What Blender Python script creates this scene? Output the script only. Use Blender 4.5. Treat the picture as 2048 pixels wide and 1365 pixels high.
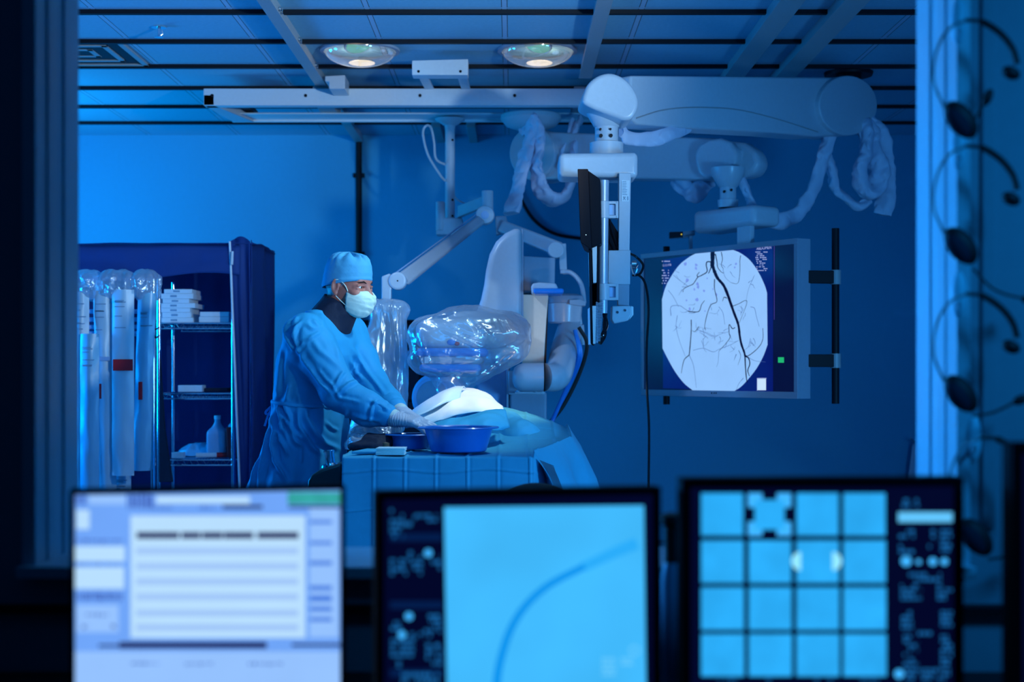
import bpy, bmesh, math, random
import numpy as np
from mathutils import Vector, Matrix, noise as mnoise

for o in list(bpy.data.objects):
    bpy.data.objects.remove(o)
C = bpy.context.scene.collection
random.seed(7)

# ------------------------------------------------------------------ camera
F, CX, CY, CAMZ = 2900.0, 1024.0, 740.0, 1.2
cam_data = bpy.data.cameras.new('camera')
cam_data.sensor_width = 36.0
cam_data.lens = 36.0 * F / 2048.0
cam_data.shift_y = (740.0 - 682.5) / 2048.0
cam_data.clip_start = 0.05
cam_data.dof.use_dof = True
cam_data.dof.focus_distance = 5.9
cam_data.dof.aperture_fstop = 2.4
cam = bpy.data.objects.new('camera', cam_data)
cam.location = (0, 0, CAMZ)
cam.rotation_euler = (math.pi / 2, 0, 0)
C.objects.link(cam)
bpy.context.scene.camera = cam

# ------------------------------------------------------------------ colour management, world, lights
vs = bpy.context.scene.view_settings
bpy.context.scene.display_settings.display_device = 'sRGB'
vs.view_transform = 'Standard'
vs.look = 'None'
vs.exposure = 0.0
vs.gamma = 1.0
vs.use_curve_mapping = False

world = bpy.data.worlds.new('world')
bpy.context.scene.world = world
world.use_nodes = True
bg = world.node_tree.nodes['Background']
bg.inputs[0].default_value = (0.004, 0.05, 0.2, 1)
bg.inputs[1].default_value = 0.15


def aim(o, target):
    d = Vector(target) - o.location
    o.rotation_euler = d.to_track_quat('-Z', 'Y').to_euler()


def area(name, loc, target, size, power, col, spread=180):
    l = bpy.data.lights.new(name, 'AREA')
    l.shape = 'RECTANGLE'
    l.size, l.size_y = size
    l.energy = power
    l.color = col
    l.spread = math.radians(spread)
    o = bpy.data.objects.new(name, l)
    o.location = loc
    C.objects.link(o)
    aim(o, target)
    return o


def spot(name, loc, target, power, col, cone, blend=0.5, radius=0.05):
    l = bpy.data.lights.new(name, 'SPOT')
    l.energy = power
    l.color = col
    l.spot_size = math.radians(cone)
    l.spot_blend = blend
    l.shadow_soft_size = radius
    o = bpy.data.objects.new(name, l)
    o.location = loc
    C.objects.link(o)
    aim(o, target)
    return o


# cool white key lamp standing in the procedure room, right of the table
spot('key_lamp', (1.45, 3.12, 1.95), (-1.8, 7.2, 3.3), 500, (0.62, 0.86, 1.0), 63, 1.0, 0.06)
# surgical ceiling light above the frame, shining on the surgeon and the table
spot('surgeon_lamp', (0.55, 5.45, 2.76), (-0.60, 5.85, 1.35), 108, (0.52, 0.84, 1.0), 62, 0.8, 0.08)
# unseen blue light added to brighten the right-hand window lining
area('frame_fill', (-2.8, 4.7, 1.5), (0.86, 2.85, 1.35), (0.4, 0.8), 11, (0.03, 0.34, 1.0), 45)
# saturated blue lamp at the far left, behind the window frame
area('blue_wall_lamp', (-3.55, 8.6, 1.75), (-2.3, 9.0, 2.85), (0.8, 1.0), 50, (0.0, 0.44, 1.0), 180)
area('blue_side_lamp', (-3.6, 7.3, 1.3), (-0.9, 6.0, 1.0), (0.6, 1.0), 45, (0.0, 0.30, 1.0), 120)
# unseen blue fills added: one high by the window, one in the right corner
area('blue_fill', (-0.6, 3.15, 2.6), (-0.2, 7.5, 0.6), (2.6, 0.4), 13, (0.012, 0.36, 1.0), 170)
area('blue_right_fill', (2.75, 3.25, 0.95), (-0.2, 7.0, 0.75), (0.7, 0.7), 34, (0.09, 0.46, 1.0), 100)
# warm surgical lamp aimed at the patient
spot('warm_surgical_beam', (0.42, 5.75, 2.72), (-0.14, 6.32, 1.05), 125, (1.0, 0.68, 0.38), 22, 0.6, 0.05)
spot('gantry_fill', (-1.15, 5.9, 2.78), (0.05, 7.1, 1.55), 75, (0.50, 0.72, 1.0), 40, 0.9, 0.08)  # unseen spot added to brighten the scanner housing
spot('warm_bounce_fill', (0.12, 6.15, 1.22), (0.13, 7.3, 1.46), 9, (1.0, 0.74, 0.46), 30, 1.0, 0.1)  # added spot standing in for warm light bounced off the patient
# dim unseen blue light added to brighten the control-room headset wall
area('control_room_fill', (1.95, 1.0, 2.6), (1.3, 2.75, 1.35), (0.6, 0.5), 4.6, (0.01, 0.34, 1.0), 62)


# ------------------------------------------------------------------ helpers
def P(px, py, d):
    return Vector(((px - CX) / F * d, d, CAMZ - (py - CY) / F * d))


def ray_hit(px, py, p0, n):
    d = Vector(((px - CX) / F, 1.0, -(py - CY) / F))
    o = Vector((0, 0, CAMZ))
    t = (Vector(p0) - o).dot(n) / d.dot(n)
    return o + d * t


MATS = {}


def mat(name, col, rough=0.5, metal=0.0, bump=0.0, bscale=60.0, var=0.06, spec=0.5, coat=0.0, stretch=None, sheen=0.0):
    m = bpy.data.materials.new(name)
    m.use_nodes = True
    nt = m.node_tree
    b = nt.nodes['Principled BSDF']
    b.inputs['Roughness'].default_value = rough
    b.inputs['Metallic'].default_value = metal
    b.inputs['Specular IOR Level'].default_value = spec
    b.inputs['Coat Weight'].default_value = coat
    tc = nt.nodes.new('ShaderNodeTexCoord')
    mp = nt.nodes.new('ShaderNodeMapping')
    if stretch:
        mp.inputs['Scale'].default_value = stretch
    nt.links.new(tc.outputs['Object'], mp.inputs['Vector'])
    nz = nt.nodes.new('ShaderNodeTexNoise')
    nz.inputs['Scale'].default_value = bscale
    nz.inputs['Detail'].default_value = 4
    nt.links.new(mp.outputs['Vector'], nz.inputs['Vector'])
    mx = nt.nodes.new('ShaderNodeMixRGB')
    c = (col[0], col[1], col[2], 1)
    mx.inputs[1].default_value = tuple(v * (1 - var) for v in col) + (1,)
    mx.inputs[2].default_value = tuple(min(1, v * (1 + var)) for v in col) + (1,)
    nt.links.new(nz.outputs['Fac'], mx.inputs[0])
    nt.links.new(mx.outputs[0], b.inputs['Base Color'])
    if bump > 0:
        bp = nt.nodes.new('ShaderNodeBump')
        bp.inputs['Strength'].default_value = bump
        bp.inputs['Distance'].default_value = 0.01
        nt.links.new(nz.outputs['Fac'], bp.inputs['Height'])
        nt.links.new(bp.outputs['Normal'], b.inputs['Normal'])
    MATS[name] = m
    return m


def emat(name, col, strength=1.0, var=0.03, scale=8.0, glossy=False):
    """something that gives off light: a lit screen area, a lamp or a painted reflection"""
    m = bpy.data.materials.new(name)
    m.use_nodes = True
    nt = m.node_tree
    b = nt.nodes['Principled BSDF']
    b.inputs['Base Color'].default_value = (0.01, 0.01, 0.012, 1)
    b.inputs['Roughness'].default_value = 0.25
    if not glossy:
        b.inputs['Specular IOR Level'].default_value = 0.1
    nz = nt.nodes.new('ShaderNodeTexNoise')
    nz.inputs['Scale'].default_value = scale
    tc = nt.nodes.new('ShaderNodeTexCoord')
    nt.links.new(tc.outputs['Object'], nz.inputs['Vector'])
    mx = nt.nodes.new('ShaderNodeMixRGB')
    mx.inputs[1].default_value = tuple(v * (1 - var) for v in col) + (1,)
    mx.inputs[2].default_value = tuple(v * (1 + var) for v in col) + (1,)
    nt.links.new(nz.outputs['Fac'], mx.inputs[0])
    nt.links.new(mx.outputs[0], b.inputs['Emission Color'])
    b.inputs['Emission Strength'].default_value = strength
    MATS[name] = m
    return m


def film(name, tint, clear=0.7, rough=0.12, bump=0.6, bscale=26.0, diff=0.25, stretch=None):
    """clear wrinkled plastic film: see-through with glossy glints"""
    m = bpy.data.materials.new(name)
    m.use_nodes = True
    nt = m.node_tree
    for n in list(nt.nodes):
        nt.nodes.remove(n)
    out = nt.nodes.new('ShaderNodeOutputMaterial')
    tr = nt.nodes.new('ShaderNodeBsdfTransparent')
    tr.inputs[0].default_value = (*tint, 1)
    gl = nt.nodes.new('ShaderNodeBsdfGlossy')
    gl.inputs[0].default_value = (0.95, 0.97, 1, 1)
    gl.inputs['Roughness'].default_value = rough
    df = nt.nodes.new('ShaderNodeBsdfDiffuse')
    df.inputs[0].default_value = (0.85, 0.9, 0.95, 1)
    tl = nt.nodes.new('ShaderNodeBsdfTranslucent')
    tl.inputs[0].default_value = (0.85, 0.9, 0.95, 1)
    tc = nt.nodes.new('ShaderNodeTexCoord')
    mp = nt.nodes.new('ShaderNodeMapping')
    if stretch:
        mp.inputs['Scale'].default_value = stretch
    nt.links.new(tc.outputs['Object'], mp.inputs['Vector'])
    nz = nt.nodes.new('ShaderNodeTexNoise')
    nz.inputs['Scale'].default_value = bscale
    nz.inputs['Detail'].default_value = 3
    nz.inputs['Distortion'].default_value = 0.6
    nt.links.new(mp.outputs['Vector'], nz.inputs['Vector'])
    bp = nt.nodes.new('ShaderNodeBump')
    bp.inputs['Strength'].default_value = bump
    bp.inputs['Distance'].default_value = 0.03
    nt.links.new(nz.outputs['Fac'], bp.inputs['Height'])
    nt.links.new(bp.outputs['Normal'], gl.inputs['Normal'])
    m1 = nt.nodes.new('ShaderNodeMixShader')
    m1.inputs[0].default_value = 0.4
    nt.links.new(df.outputs[0], m1.inputs[1])
    nt.links.new(tl.outputs[0], m1.inputs[2])
    m2 = nt.nodes.new('ShaderNodeMixShader')
    m2.inputs[0].default_value = 1 - diff
    nt.links.new(m1.outputs[0], m2.inputs[1])
    nt.links.new(gl.outputs[0], m2.inputs[2])
    lw = nt.nodes.new('ShaderNodeLayerWeight')
    lw.inputs[0].default_value = 0.35
    mr = nt.nodes.new('ShaderNodeMapRange')
    mr.inputs[1].default_value = 0
    mr.inputs[2].default_value = 1
    mr.inputs[3].default_value = 1 - clear
    mr.inputs[4].default_value = min(1, (1 - clear) * 2.6)
    nt.links.new(lw.outputs['Facing'], mr.inputs[0])
    m3 = nt.nodes.new('ShaderNodeMixShader')
    nt.links.new(mr.outputs[0], m3.inputs[0])
    nt.links.new(tr.outputs[0], m3.inputs[1])
    nt.links.new(m2.outputs[0], m3.inputs[2])
    nt.links.new(m3.outputs[0], out.inputs[0])
    MATS[name] = m
    return m


class MB:
    """collects shapes into one mesh"""

    def __init__(s):
        s.v, s.f, s.mi, s.cur = [], [], [], 0

    def mset(s, i):
        s.cur = i
        return s

    def add(s, vs_, fs):
        b = len(s.v)
        s.v += [Vector(v) for v in vs_]
        for f in fs:
            s.f.append([i + b for i in f])
            s.mi.append(s.cur)
        return s

    def box(s, c, size, rot=None):
        c = Vector(c)
        hx, hy, hz = [k / 2 for k in size]
        vv = [Vector((x, y, z)) for x in (-hx, hx) for y in (-hy, hy) for z in (-hz, hz)]
        if rot is not None:
            vv = [rot @ v for v in vv]
        vv = [v + c for v in vv]
        return s.add(vv, [(0, 1, 3, 2), (4, 6, 7, 5), (0, 4, 5, 1), (2, 3, 7, 6), (0, 2, 6, 4), (1, 5, 7, 3)])

    def bounds(s, a, b):
        a, b = Vector(a), Vector(b)
        return s.box((a + b) / 2, [abs(k) for k in (b - a)])

    def cyl(s, a, b, r0, r1=None, seg=20, cap=True):
        r1 = r0 if r1 is None else r1
        return s.tube([a, b], [r0, r1], seg, cap)

    def tube(s, pts, rad, seg=10, cap=True, flat=None, up=None):
        """sweep along pts; flat=(w,h) gives an elliptical section"""
        pts = [Vector(p) for p in pts]
        n = len(pts)
        if not isinstance(rad, (list, tuple)):
            rad = [rad] * n
        t0 = (pts[1] - pts[0]).normalized()
        ref = Vector(up) if up is not None else (Vector((0, 0, 1)) if abs(t0.z) < 0.9 else Vector((0, 1, 0)))
        u = (ref - t0 * ref.dot(t0)).normalized()
        vv, ff = [], []
        for i in range(n):
            if i == 0:
                t = pts[1] - pts[0]
            elif i == n - 1:
                t = pts[-1] - pts[-2]
            else:
                t = pts[i + 1] - pts[i - 1]
            t = t.normalized()
            u = (u - t * u.dot(t))
            u = u.normalized() if u.length > 1e-6 else t.orthogonal().normalized()
            w = t.cross(u)
            fx, fy = flat if flat else (1, 1)
            for k in range(seg):
                a = 2 * math.pi * k / seg
                vv.append(pts[i] + (u * math.cos(a) * fx + w * math.sin(a) * fy) * rad[i])
        for i in range(n - 1):
            for k in range(seg):
                k2 = (k + 1) % seg
                ff.append((i * seg + k, i * seg + k2, (i + 1) * seg + k2, (i + 1) * seg + k))
        if cap:
            ff.append(tuple(range(seg))[::-1])
            ff.append(tuple((n - 1) * seg + k for k in range(seg)))
        return s.add(vv, ff)

    def lathe(s, c, prof, seg=36, axis=(0, 0, 1), ref=None):
        """prof: (r, h) pairs along axis"""
        ax = Vector(axis).normalized()
        u = ax.orthogonal().normalized()
        w = ax.cross(u)
        c = Vector(c)
        vv, ff = [], []
        n = len(prof)
        for r, h in prof:
            for k in range(seg):
                a = 2 * math.pi * k / seg
                vv.append(c + ax * h + (u * math.cos(a) + w * math.sin(a)) * max(r, 1e-5))
        for i in range(n - 1):
            for k in range(seg):
                k2 = (k + 1) % seg
                ff.append((i * seg + k, i * seg + k2, (i + 1) * seg + k2, (i + 1) * seg + k))
        return s.add(vv, ff)

    def ball(s, c, r, seg=16, rings=10, M=None):
        c = Vector(c)
        rr = r if isinstance(r, (tuple, list)) else (r, r, r)
        vv, ff = [], []
        for i in range(rings + 1):
            th = math.pi * i / rings
            for k in range(seg):
                a = 2 * math.pi * k / seg
                v = Vector((rr[0] * math.sin(th) * math.cos(a), rr[1] * math.sin(th) * math.sin(a), rr[2] * math.cos(th)))
                if M is not None:
                    v = M @ v
                vv.append(c + v)
        for i in range(rings):
            for k in range(seg):
                k2 = (k + 1) % seg
                ff.append((i * seg + k, (i + 1) * seg + k, (i + 1) * seg + k2, i * seg + k2))
        return s.add(vv, ff)

    def prism(s, pts, off):
        """polygon pts extruded by vector off"""
        pts = [Vector(p) for p in pts]
        off = Vector(off)
        n = len(pts)
        ff = [tuple(range(n)), tuple(range(2 * n - 1, n - 1, -1))]
        for i in range(n):
            j = (i + 1) % n
            ff.append((i, i + n, j + n, j))
        return s.add(pts + [p + off for p in pts], ff)

    def pprism(s, pix, d0, depth):
        """outline seen in the photo, standing at distance d0, of real thickness depth"""
        return s.prism([P(x, y, d0) for x, y in pix], (0, depth, 0))

    def quad(s, a, b, c, d):
        return s.add([a, b, c, d], [(0, 1, 2, 3)])

    def grid(s, fn, nu, nv, wrap=False):
        vv = [fn(i / (nu - 1), j / (nv - 1)) for j in range(nv) for i in range(nu)]
        ff = []
        for j in range(nv - 1):
            for i in range(nu - 1):
                a = j * nu + i
                ff.append((a, a + 1, a + nu + 1, a + nu))
            if wrap:
                a = j * nu + nu - 1
                ff.append((a, j * nu, (j + 1) * nu, a + nu))
        return s.add(vv, ff)

    def islands(s):
        """the separate pieces of this mesh, each as its own MB"""
        par = list(range(len(s.v)))

        def find(a):
            while par[a] != a:
                par[a] = par[par[a]]
                a = par[a]
            return a
        for f in s.f:
            for i in f[1:]:
                par[find(i)] = find(f[0])
        out = {}
        for f, mi in zip(s.f, s.mi):
            q = out.setdefault(find(f[0]), (MB(), {}))
            g = []
            for i in f:
                if i not in q[1]:
                    q[1][i] = len(q[0].v)
                    q[0].v.append(s.v[i])
                g.append(q[1][i])
            q[0].f.append(g)
            q[0].mi.append(mi)
        return [q[0] for q in out.values()]

    def each(s, name, m, parent=None, **kw):
        return [q.build(name, m, parent, **kw) for q in s.islands()]

    def build(s, name, m, parent=None, bevel=0.0, smooth=True, seg=3, ang=35, loc=None, solid=0.0, weld=False, sub=0):
        me = bpy.data.meshes.new(name)
        if parent is not None:
            off = parent.get('_base', None)
            off = Vector(off) if off is not None else Vector((0, 0, 0))
            if loc is None:
                loc = Vector((0, 0, 0))
        else:
            if loc is None:
                lo = Vector([min(v[i] for v in s.v) for i in range(3)])
                hi = Vector([max(v[i] for v in s.v) for i in range(3)])
                loc = Vector(((lo.x + hi.x) / 2, (lo.y + hi.y) / 2, lo.z))
            off = Vector(loc)
        me.from_pydata([tuple(v - off) for v in s.v], [], s.f)
        ms = m if isinstance(m, (list, tuple)) else [m]
        for q in ms:
            me.materials.append(q)
        if len(ms) > 1:
            me.polygons.foreach_set('material_index', s.mi)
        bm = bmesh.new()
        bm.from_mesh(me)
        if weld:
            bmesh.ops.remove_doubles(bm, verts=bm.verts, dist=1e-5)
        bmesh.ops.recalc_face_normals(bm, faces=bm.faces)
        bm.to_mesh(me)
        bm.free()
        if smooth:
            me.polygons.foreach_set('use_smooth', [True] * len(me.polygons))
            me.set_sharp_from_angle(angle=math.radians(ang))
        o = bpy.data.objects.new(name, me)
        C.objects.link(o)
        o.location = loc
        if parent is not None:
            o.parent = parent
            if '_base' in parent:
                o['_base'] = list(parent['_base'])
        else:
            o['_base'] = list(off)
        if solid:
            md = o.modifiers.new('thickness', 'SOLIDIFY')
            md.thickness = solid
            md.offset = 0
        if bevel:
            md = o.modifiers.new('bevel', 'BEVEL')
            md.width = bevel
            md.segments = seg
            md.limit_method = 'ANGLE'
            md.angle_limit = math.radians(ang)
            md.use_clamp_overlap = True
        if sub:
            md = o.modifiers.new('subdivision', 'SUBSURF')
            md.levels = md.render_levels = sub
        return o


def tag(o, label, cat, group=None):
    o['label'] = label
    o['category'] = cat
    if group:
        o['group'] = group
    return o


def struct(o):
    o['kind'] = 'structure'
    return o


def thing(name, label, cat, loc, group=None):
    o = bpy.data.objects.new(name, None)
    o.empty_display_size = 0.05
    C.objects.link(o)
    o.location = loc
    o['_base'] = list(loc)
    return tag(o, label, cat, group)


def copy_tree(o, parent=None):
    c = o.copy()
    C.objects.link(c)
    if parent is not None:
        c.parent = parent
    for ch in [q for q in bpy.data.objects if q.parent == o]:
        copy_tree(ch, c)
    return c


def mesh_np(V, Fq, name, m, parent=None, smooth=True):
    mb = MB()
    mb.v = [Vector(v) for v in V]
    mb.f = [list(map(int, f)) for f in Fq]
    mb.mi = [0] * len(mb.f)
    return mb.build(name, m, parent, smooth=smooth, ang=180)


def catmull(pts, n=8):
    pts = [Vector(p) for p in pts]
    q = [pts[0] * 2 - pts[1]] + pts + [pts[-1] * 2 - pts[-2]]
    out = []
    for i in range(1, len(q) - 2):
        for k in range(n):
            t = k / n
            a, b, c, d = q[i - 1], q[i], q[i + 1], q[i + 2]
            out.append(0.5 * ((2 * b) + (c - a) * t + (2 * a - 5 * b + 4 * c - d) * t * t + (-a + 3 * b - 3 * c + d) * t ** 3))
    out.append(pts[-1])
    return out


# ------------------------------------------------------------------ implicit surfaces (body, gown, plastic covers)
class Field:
    def __init__(s, xs, ys, zs):
        s.xs, s.ys, s.zs = [np.asarray(a, np.float32) for a in (xs, ys, zs)]
        s.F = np.full((len(xs), len(ys), len(zs)), 9.0, np.float32)

    def _sub(s, lo, hi, pad):
        sl, ax = [], []
        for a, l, h in zip((s.xs, s.ys, s.zs), lo, hi):
            i0 = max(0, np.searchsorted(a, l - pad) - 1)
            i1 = min(len(a), np.searchsorted(a, h + pad) + 1)
            sl.append(slice(i0, i1))
            ax.append(a[i0:i1])
        X, Y, Z = np.meshgrid(*ax, indexing='ij', sparse=True)
        return tuple(sl), X, Y, Z

    def _mix(s, sl, d, k, op='add'):
        f = s.F[sl]
        d = d.astype(np.float32)
        if op == 'add':
            h = np.clip(0.5 + 0.5 * (f - d) / k, 0, 1)
            s.F[sl] = f * (1 - h) + d * h - k * h * (1 - h)
        else:
            d = -d
            h = np.clip(0.5 - 0.5 * (f - d) / k, 0, 1)
            s.F[sl] = f * (1 - h) + d * h + k * h * (1 - h)

    def cone(s, a, b, r0, r1, k=0.02, op='add'):
        a, b = Vector(a), Vector(b)
        R = max(r0, r1)
        lo = [min(a[i], b[i]) - R for i in range(3)]
        hi = [max(a[i], b[i]) + R for i in range(3)]
        sl, X, Y, Z = s._sub(lo, hi, k * 1.5 + 0.02)
        if min(s.F[sl].shape) == 0:
            return
        ab = b - a
        L2 = max(ab.length_squared, 1e-9)
        t = np.clip(((X - a.x) * ab.x + (Y - a.y) * ab.y + (Z - a.z) * ab.z) / L2, 0, 1)
        d = np.sqrt((X - a.x - t * ab.x) ** 2 + (Y - a.y - t * ab.y) ** 2 + (Z - a.z - t * ab.z) ** 2) - (r0 + (r1 - r0) * t)
        s._mix(sl, d, k, op)

    def ell(s, c, r, M=None, k=0.02, op='add', p=2.0):
        """(super)ellipsoid; rows of M are its axes"""
        c = Vector(c)
        R = max(r) * 1.1
        sl, X, Y, Z = s._sub([c[i] - R for i in range(3)], [c[i] + R for i in range(3)], k * 1.5 + 0.02)
        if min(s.F[sl].shape) == 0:
            return
        X, Y, Z = X - c.x, Y - c.y, Z - c.z
        if M is None:
            U, V, W = X, Y, Z
        else:
            U, V, W = [X * q[0] + Y * q[1] + Z * q[2] for q in M]
        if p == 2.0:
            k0 = np.sqrt((U / r[0]) ** 2 + (V / r[1]) ** 2 + (W / r[2]) ** 2) + 1e-6
            k1 = np.sqrt((U / r[0] ** 2) ** 2 + (V / r[1] ** 2) ** 2 + (W / r[2] ** 2) ** 2) + 1e-6
            d = k0 * (k0 - 1) / k1
        else:
            k0 = (np.abs(U / r[0]) ** p + np.abs(V / r[1]) ** p + np.abs(W / r[2]) ** p) ** (1 / p)
            d = (k0 - 1) * min(r)
        s._mix(sl, d, k, op)

    def mesh(s, iso=0.0):
        Fv = s.F - iso
        nx, ny, nz = Fv.shape
        S = Fv < 0
        cnt = np.zeros((nx - 1, ny - 1, nz - 1), np.int8)
        for a in (0, 1):
            for b in (0, 1):
                for c in (0, 1):
                    cnt += S[a:nx - 1 + a, b:ny - 1 + b, c:nz - 1 + c]
        act = (cnt > 0) & (cnt < 8)
        I, J, K = np.nonzero(act)
        idx = -np.ones(act.shape, np.int64)
        idx[I, J, K] = np.arange(len(I))
        acc = np.zeros((len(I), 3))
        num = np.zeros(len(I))
        cs = [(a, b, c) for a in (0, 1) for b in (0, 1) for c in (0, 1)]
        for p in cs:
            for ax in range(3):
                if p[ax] == 1:
                    continue
                q = list(p)
                q[ax] = 1
                f0 = Fv[I + p[0], J + p[1], K + p[2]]
                f1 = Fv[I + q[0], J + q[1], K + q[2]]
                mk = (f0 < 0) != (f1 < 0)
                t = np.where(mk, f0 / np.where(mk, f0 - f1, 1), 0)
                A = np.stack([s.xs[I + p[0]], s.ys[J + p[1]], s.zs[K + p[2]]], 1)
                B = np.stack([s.xs[I + q[0]], s.ys[J + q[1]], s.zs[K + q[2]]], 1)
                acc += np.where(mk[:, None], A + (B - A) * t[:, None], 0)
                num += mk
        V = acc / num[:, None]
        faces = []
        for ax in range(3):
            sl0 = [slice(1, -1)] * 3
            sl1 = [slice(1, -1)] * 3
            sl0[ax] = slice(0, -1)
            sl1[ax] = slice(1, None)
            a0, a1 = S[tuple(sl0)], S[tuple(sl1)]
            e = np.nonzero(a0 != a1)
            flip = a0[e]
            g = [e[0].copy(), e[1].copy(), e[2].copy()]
            for q in range(3):
                if q != ax:
                    g[q] = g[q] + 1
            u, v = [q for q in range(3) if q != ax]

            def cell(du, dv):
                h = [x.copy() for x in g]
                h[u] -= du
                h[v] -= dv
                return idx[h[0], h[1], h[2]]
            f = np.stack([cell(0, 0), cell(1, 0), cell(1, 1), cell(0, 1)], 1)
            fl = flip if ax != 1 else ~flip
            f = np.where(fl[:, None], f, f[:, ::-1])
            faces.append(f)
        Fq = np.concatenate(faces)
        Fq = Fq[(Fq >= 0).all(1)]
        return V, Fq


def np_normals(V, Fq):
    A, B, Cc, D = V[Fq[:, 0]], V[Fq[:, 1]], V[Fq[:, 2]], V[Fq[:, 3]]
    n = np.cross(Cc - A, D - B)
    N = np.zeros_like(V)
    for i in range(4):
        np.add.at(N, Fq[:, i], n)
    return N / (np.linalg.norm(N, axis=1)[:, None] + 1e-12)


def np_smooth(V, Fq, it=2, lam=0.5):
    E = np.concatenate([Fq[:, [0, 1]], Fq[:, [1, 2]], Fq[:, [2, 3]], Fq[:, [3, 0]]])
    for _ in range(it):
        acc = np.zeros_like(V)
        c = np.zeros(len(V))
        np.add.at(acc, E[:, 0], V[E[:, 1]])
        np.add.at(acc, E[:, 1], V[E[:, 0]])
        np.add.at(c, E[:, 0], 1)
        np.add.at(c, E[:, 1], 1)
        V = V * (1 - lam) + lam * acc / np.maximum(c, 1)[:, None]
    return V


def nz3(V, scale, off=0.0, stretch=(1, 1, 1)):
    return np.array([mnoise.noise(Vector((v[0] * scale * stretch[0] + off, v[1] * scale * stretch[1] + off * 1.7, v[2] * scale * stretch[2] - off))) for v in V])


def crease(V, N, lines, facing=True):
    """press fold ridges into a surface along paths; each: (list of 3-D guide pixels, distance, height, width)"""
    px = CX + V[:, 0] / V[:, 1] * F
    py = CY - (V[:, 2] - CAMZ) / V[:, 1] * F
    view = np.stack([V[:, 0], V[:, 1], V[:, 2] - CAMZ], 1)
    view /= np.linalg.norm(view, axis=1)[:, None]
    fac = np.clip(-(view * N).sum(1) * 2.5 + 0.3, 0, 1)
    disp = np.zeros(len(V))
    for pts, h, w in lines:
        best = np.full(len(V), 1e9)
        tt = np.zeros(len(V))
        n = len(pts) - 1
        for i in range(n):
            ax, ay = pts[i]
            bx, by = pts[i + 1]
            dx, dy = bx - ax, by - ay
            t = np.clip(((px - ax) * dx + (py - ay) * dy) / (dx * dx + dy * dy), 0, 1)
            d = np.hypot(px - ax - t * dx, py - ay - t * dy)
            mk = d < best
            best = np.where(mk, d, best)
            tt = np.where(mk, (i + t) / n, tt)
        taper = np.clip(np.minimum(tt, 1 - tt) * 5 + 0.15, 0, 1)
        disp += h * taper * (np.exp(-(best / w) ** 2) - 0.45 * np.exp(-((best - 2.0 * w) / (1.2 * w)) ** 2))
    return V + N * (disp * fac)[:, None]

# ------------------------------------------------------------------ materials
wall_m = mat('wall_paint', (0.04, 0.38, 0.62), 0.55, bump=0.05, bscale=40)
room_m = mat('control_room_paint', (0.30, 0.36, 0.42), 0.7)
floor_m = mat('floor_vinyl', (0.22, 0.26, 0.30), 0.35, bscale=12)
darkmetal = mat('dark_metal', (0.006, 0.008, 0.013), 0.5, spec=0.2)
grayrail = mat('grey_rail', (0.34, 0.37, 0.40), 0.4)
enamel = mat('white_enamel', (0.52, 0.58, 0.66), 0.32, coat=0.1)
beam_m = mat('lit_beam_enamel', (0.70, 0.78, 0.86), 0.35)  # white enamel lightened in colour so the beam looks more strongly lit
enamel2 = mat('grey_enamel', (0.30, 0.36, 0.46), 0.38)
beige = mat('beige_enamel', (0.74, 0.64, 0.52), 0.42)
chrome = mat('chrome', (0.85, 0.87, 0.9), 0.14, 1.0)
alu = mat('brushed_aluminium', (0.45, 0.56, 0.70), 0.30, 0.35)
black = mat('black_plastic', (0.006, 0.008, 0.014), 0.6, spec=0.06)
blackgl = mat('black_gloss', (0.006, 0.007, 0.01), 0.18)
rubber = mat('black_rubber', (0.012, 0.012, 0.014), 0.6)
frame_m = mat('window_frame_metal', (0.5, 0.66, 0.74), 0.35)
navy = mat('navy_fabric', (0.003, 0.04, 0.21), 0.75, bump=0.25, bscale=18)
navydark = mat('dark_navy_cloth', (0.006, 0.011, 0.035), 0.8, bump=0.3, bscale=30)
piping_m = mat('pale_piping', (0.7, 0.75, 0.8), 0.5)
gown_m = mat('gown_fabric', (0.012, 0.31, 0.58), 0.72, bump=0.18, bscale=34, sheen=0.2, stretch=(1, 1, 0.5))
cap_m = mat('cap_fabric', (0.06, 0.33, 0.56), 0.75, bump=0.2, bscale=40)
mask_m = mat('mask_fabric', (0.70, 0.80, 0.68), 0.8, bump=0.12, bscale=60)
drape_m = mat('drape_fabric', (0.05, 0.40, 0.60), 0.75, bump=0.12, bscale=30)
drape_pale = mat('pale_drape', (0.72, 0.84, 0.9), 0.7, bump=0.15, bscale=25)
sleeve_m = mat('white_sleeve_cloth', (0.62, 0.66, 0.82), 0.6, bump=0.3, bscale=25)
basin_m = mat('blue_basin_plastic', (0.008, 0.16, 0.55), 0.32, coat=0.2)
gauze_m = mat('gauze', (0.72, 0.85, 0.85), 0.9, bump=0.3, bscale=120, stretch=(1, 1, 6))
skin_m = mat('skin', (0.46, 0.15, 0.11), 0.5, bump=0.1, bscale=90)
hair_m = mat('grey_hair', (0.30, 0.30, 0.32), 0.6, bump=0.5, bscale=160, stretch=(1, 1, 0.2))
eyewhite = mat('eye_white', (0.8, 0.8, 0.8), 0.2)
iris_m = mat('iris', (0.03, 0.015, 0.01), 0.15)
glove_m = mat('glove_latex', (0.52, 0.50, 0.58), 0.42, bump=0.15, bscale=50)
glovecuff_m = mat('glove_cuff', (0.66, 0.68, 0.62), 0.5, bump=0.1, bscale=60)
bluepl = mat('blue_plastic', (0.008, 0.23, 0.72), 0.35)
hook_m = mat('pale_hook', (0.5, 0.85, 1.0), 0.4)
paleblue = mat('pale_blue_plastic', (0.34, 0.52, 0.78), 0.35)
red_m = mat('red_label', (0.55, 0.01, 0.02), 0.6)
yellow_m = mat('yellow_label', (0.62, 0.55, 0.03), 0.6)
paper = mat('white_paper', (0.75, 0.8, 0.84), 0.7)
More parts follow.
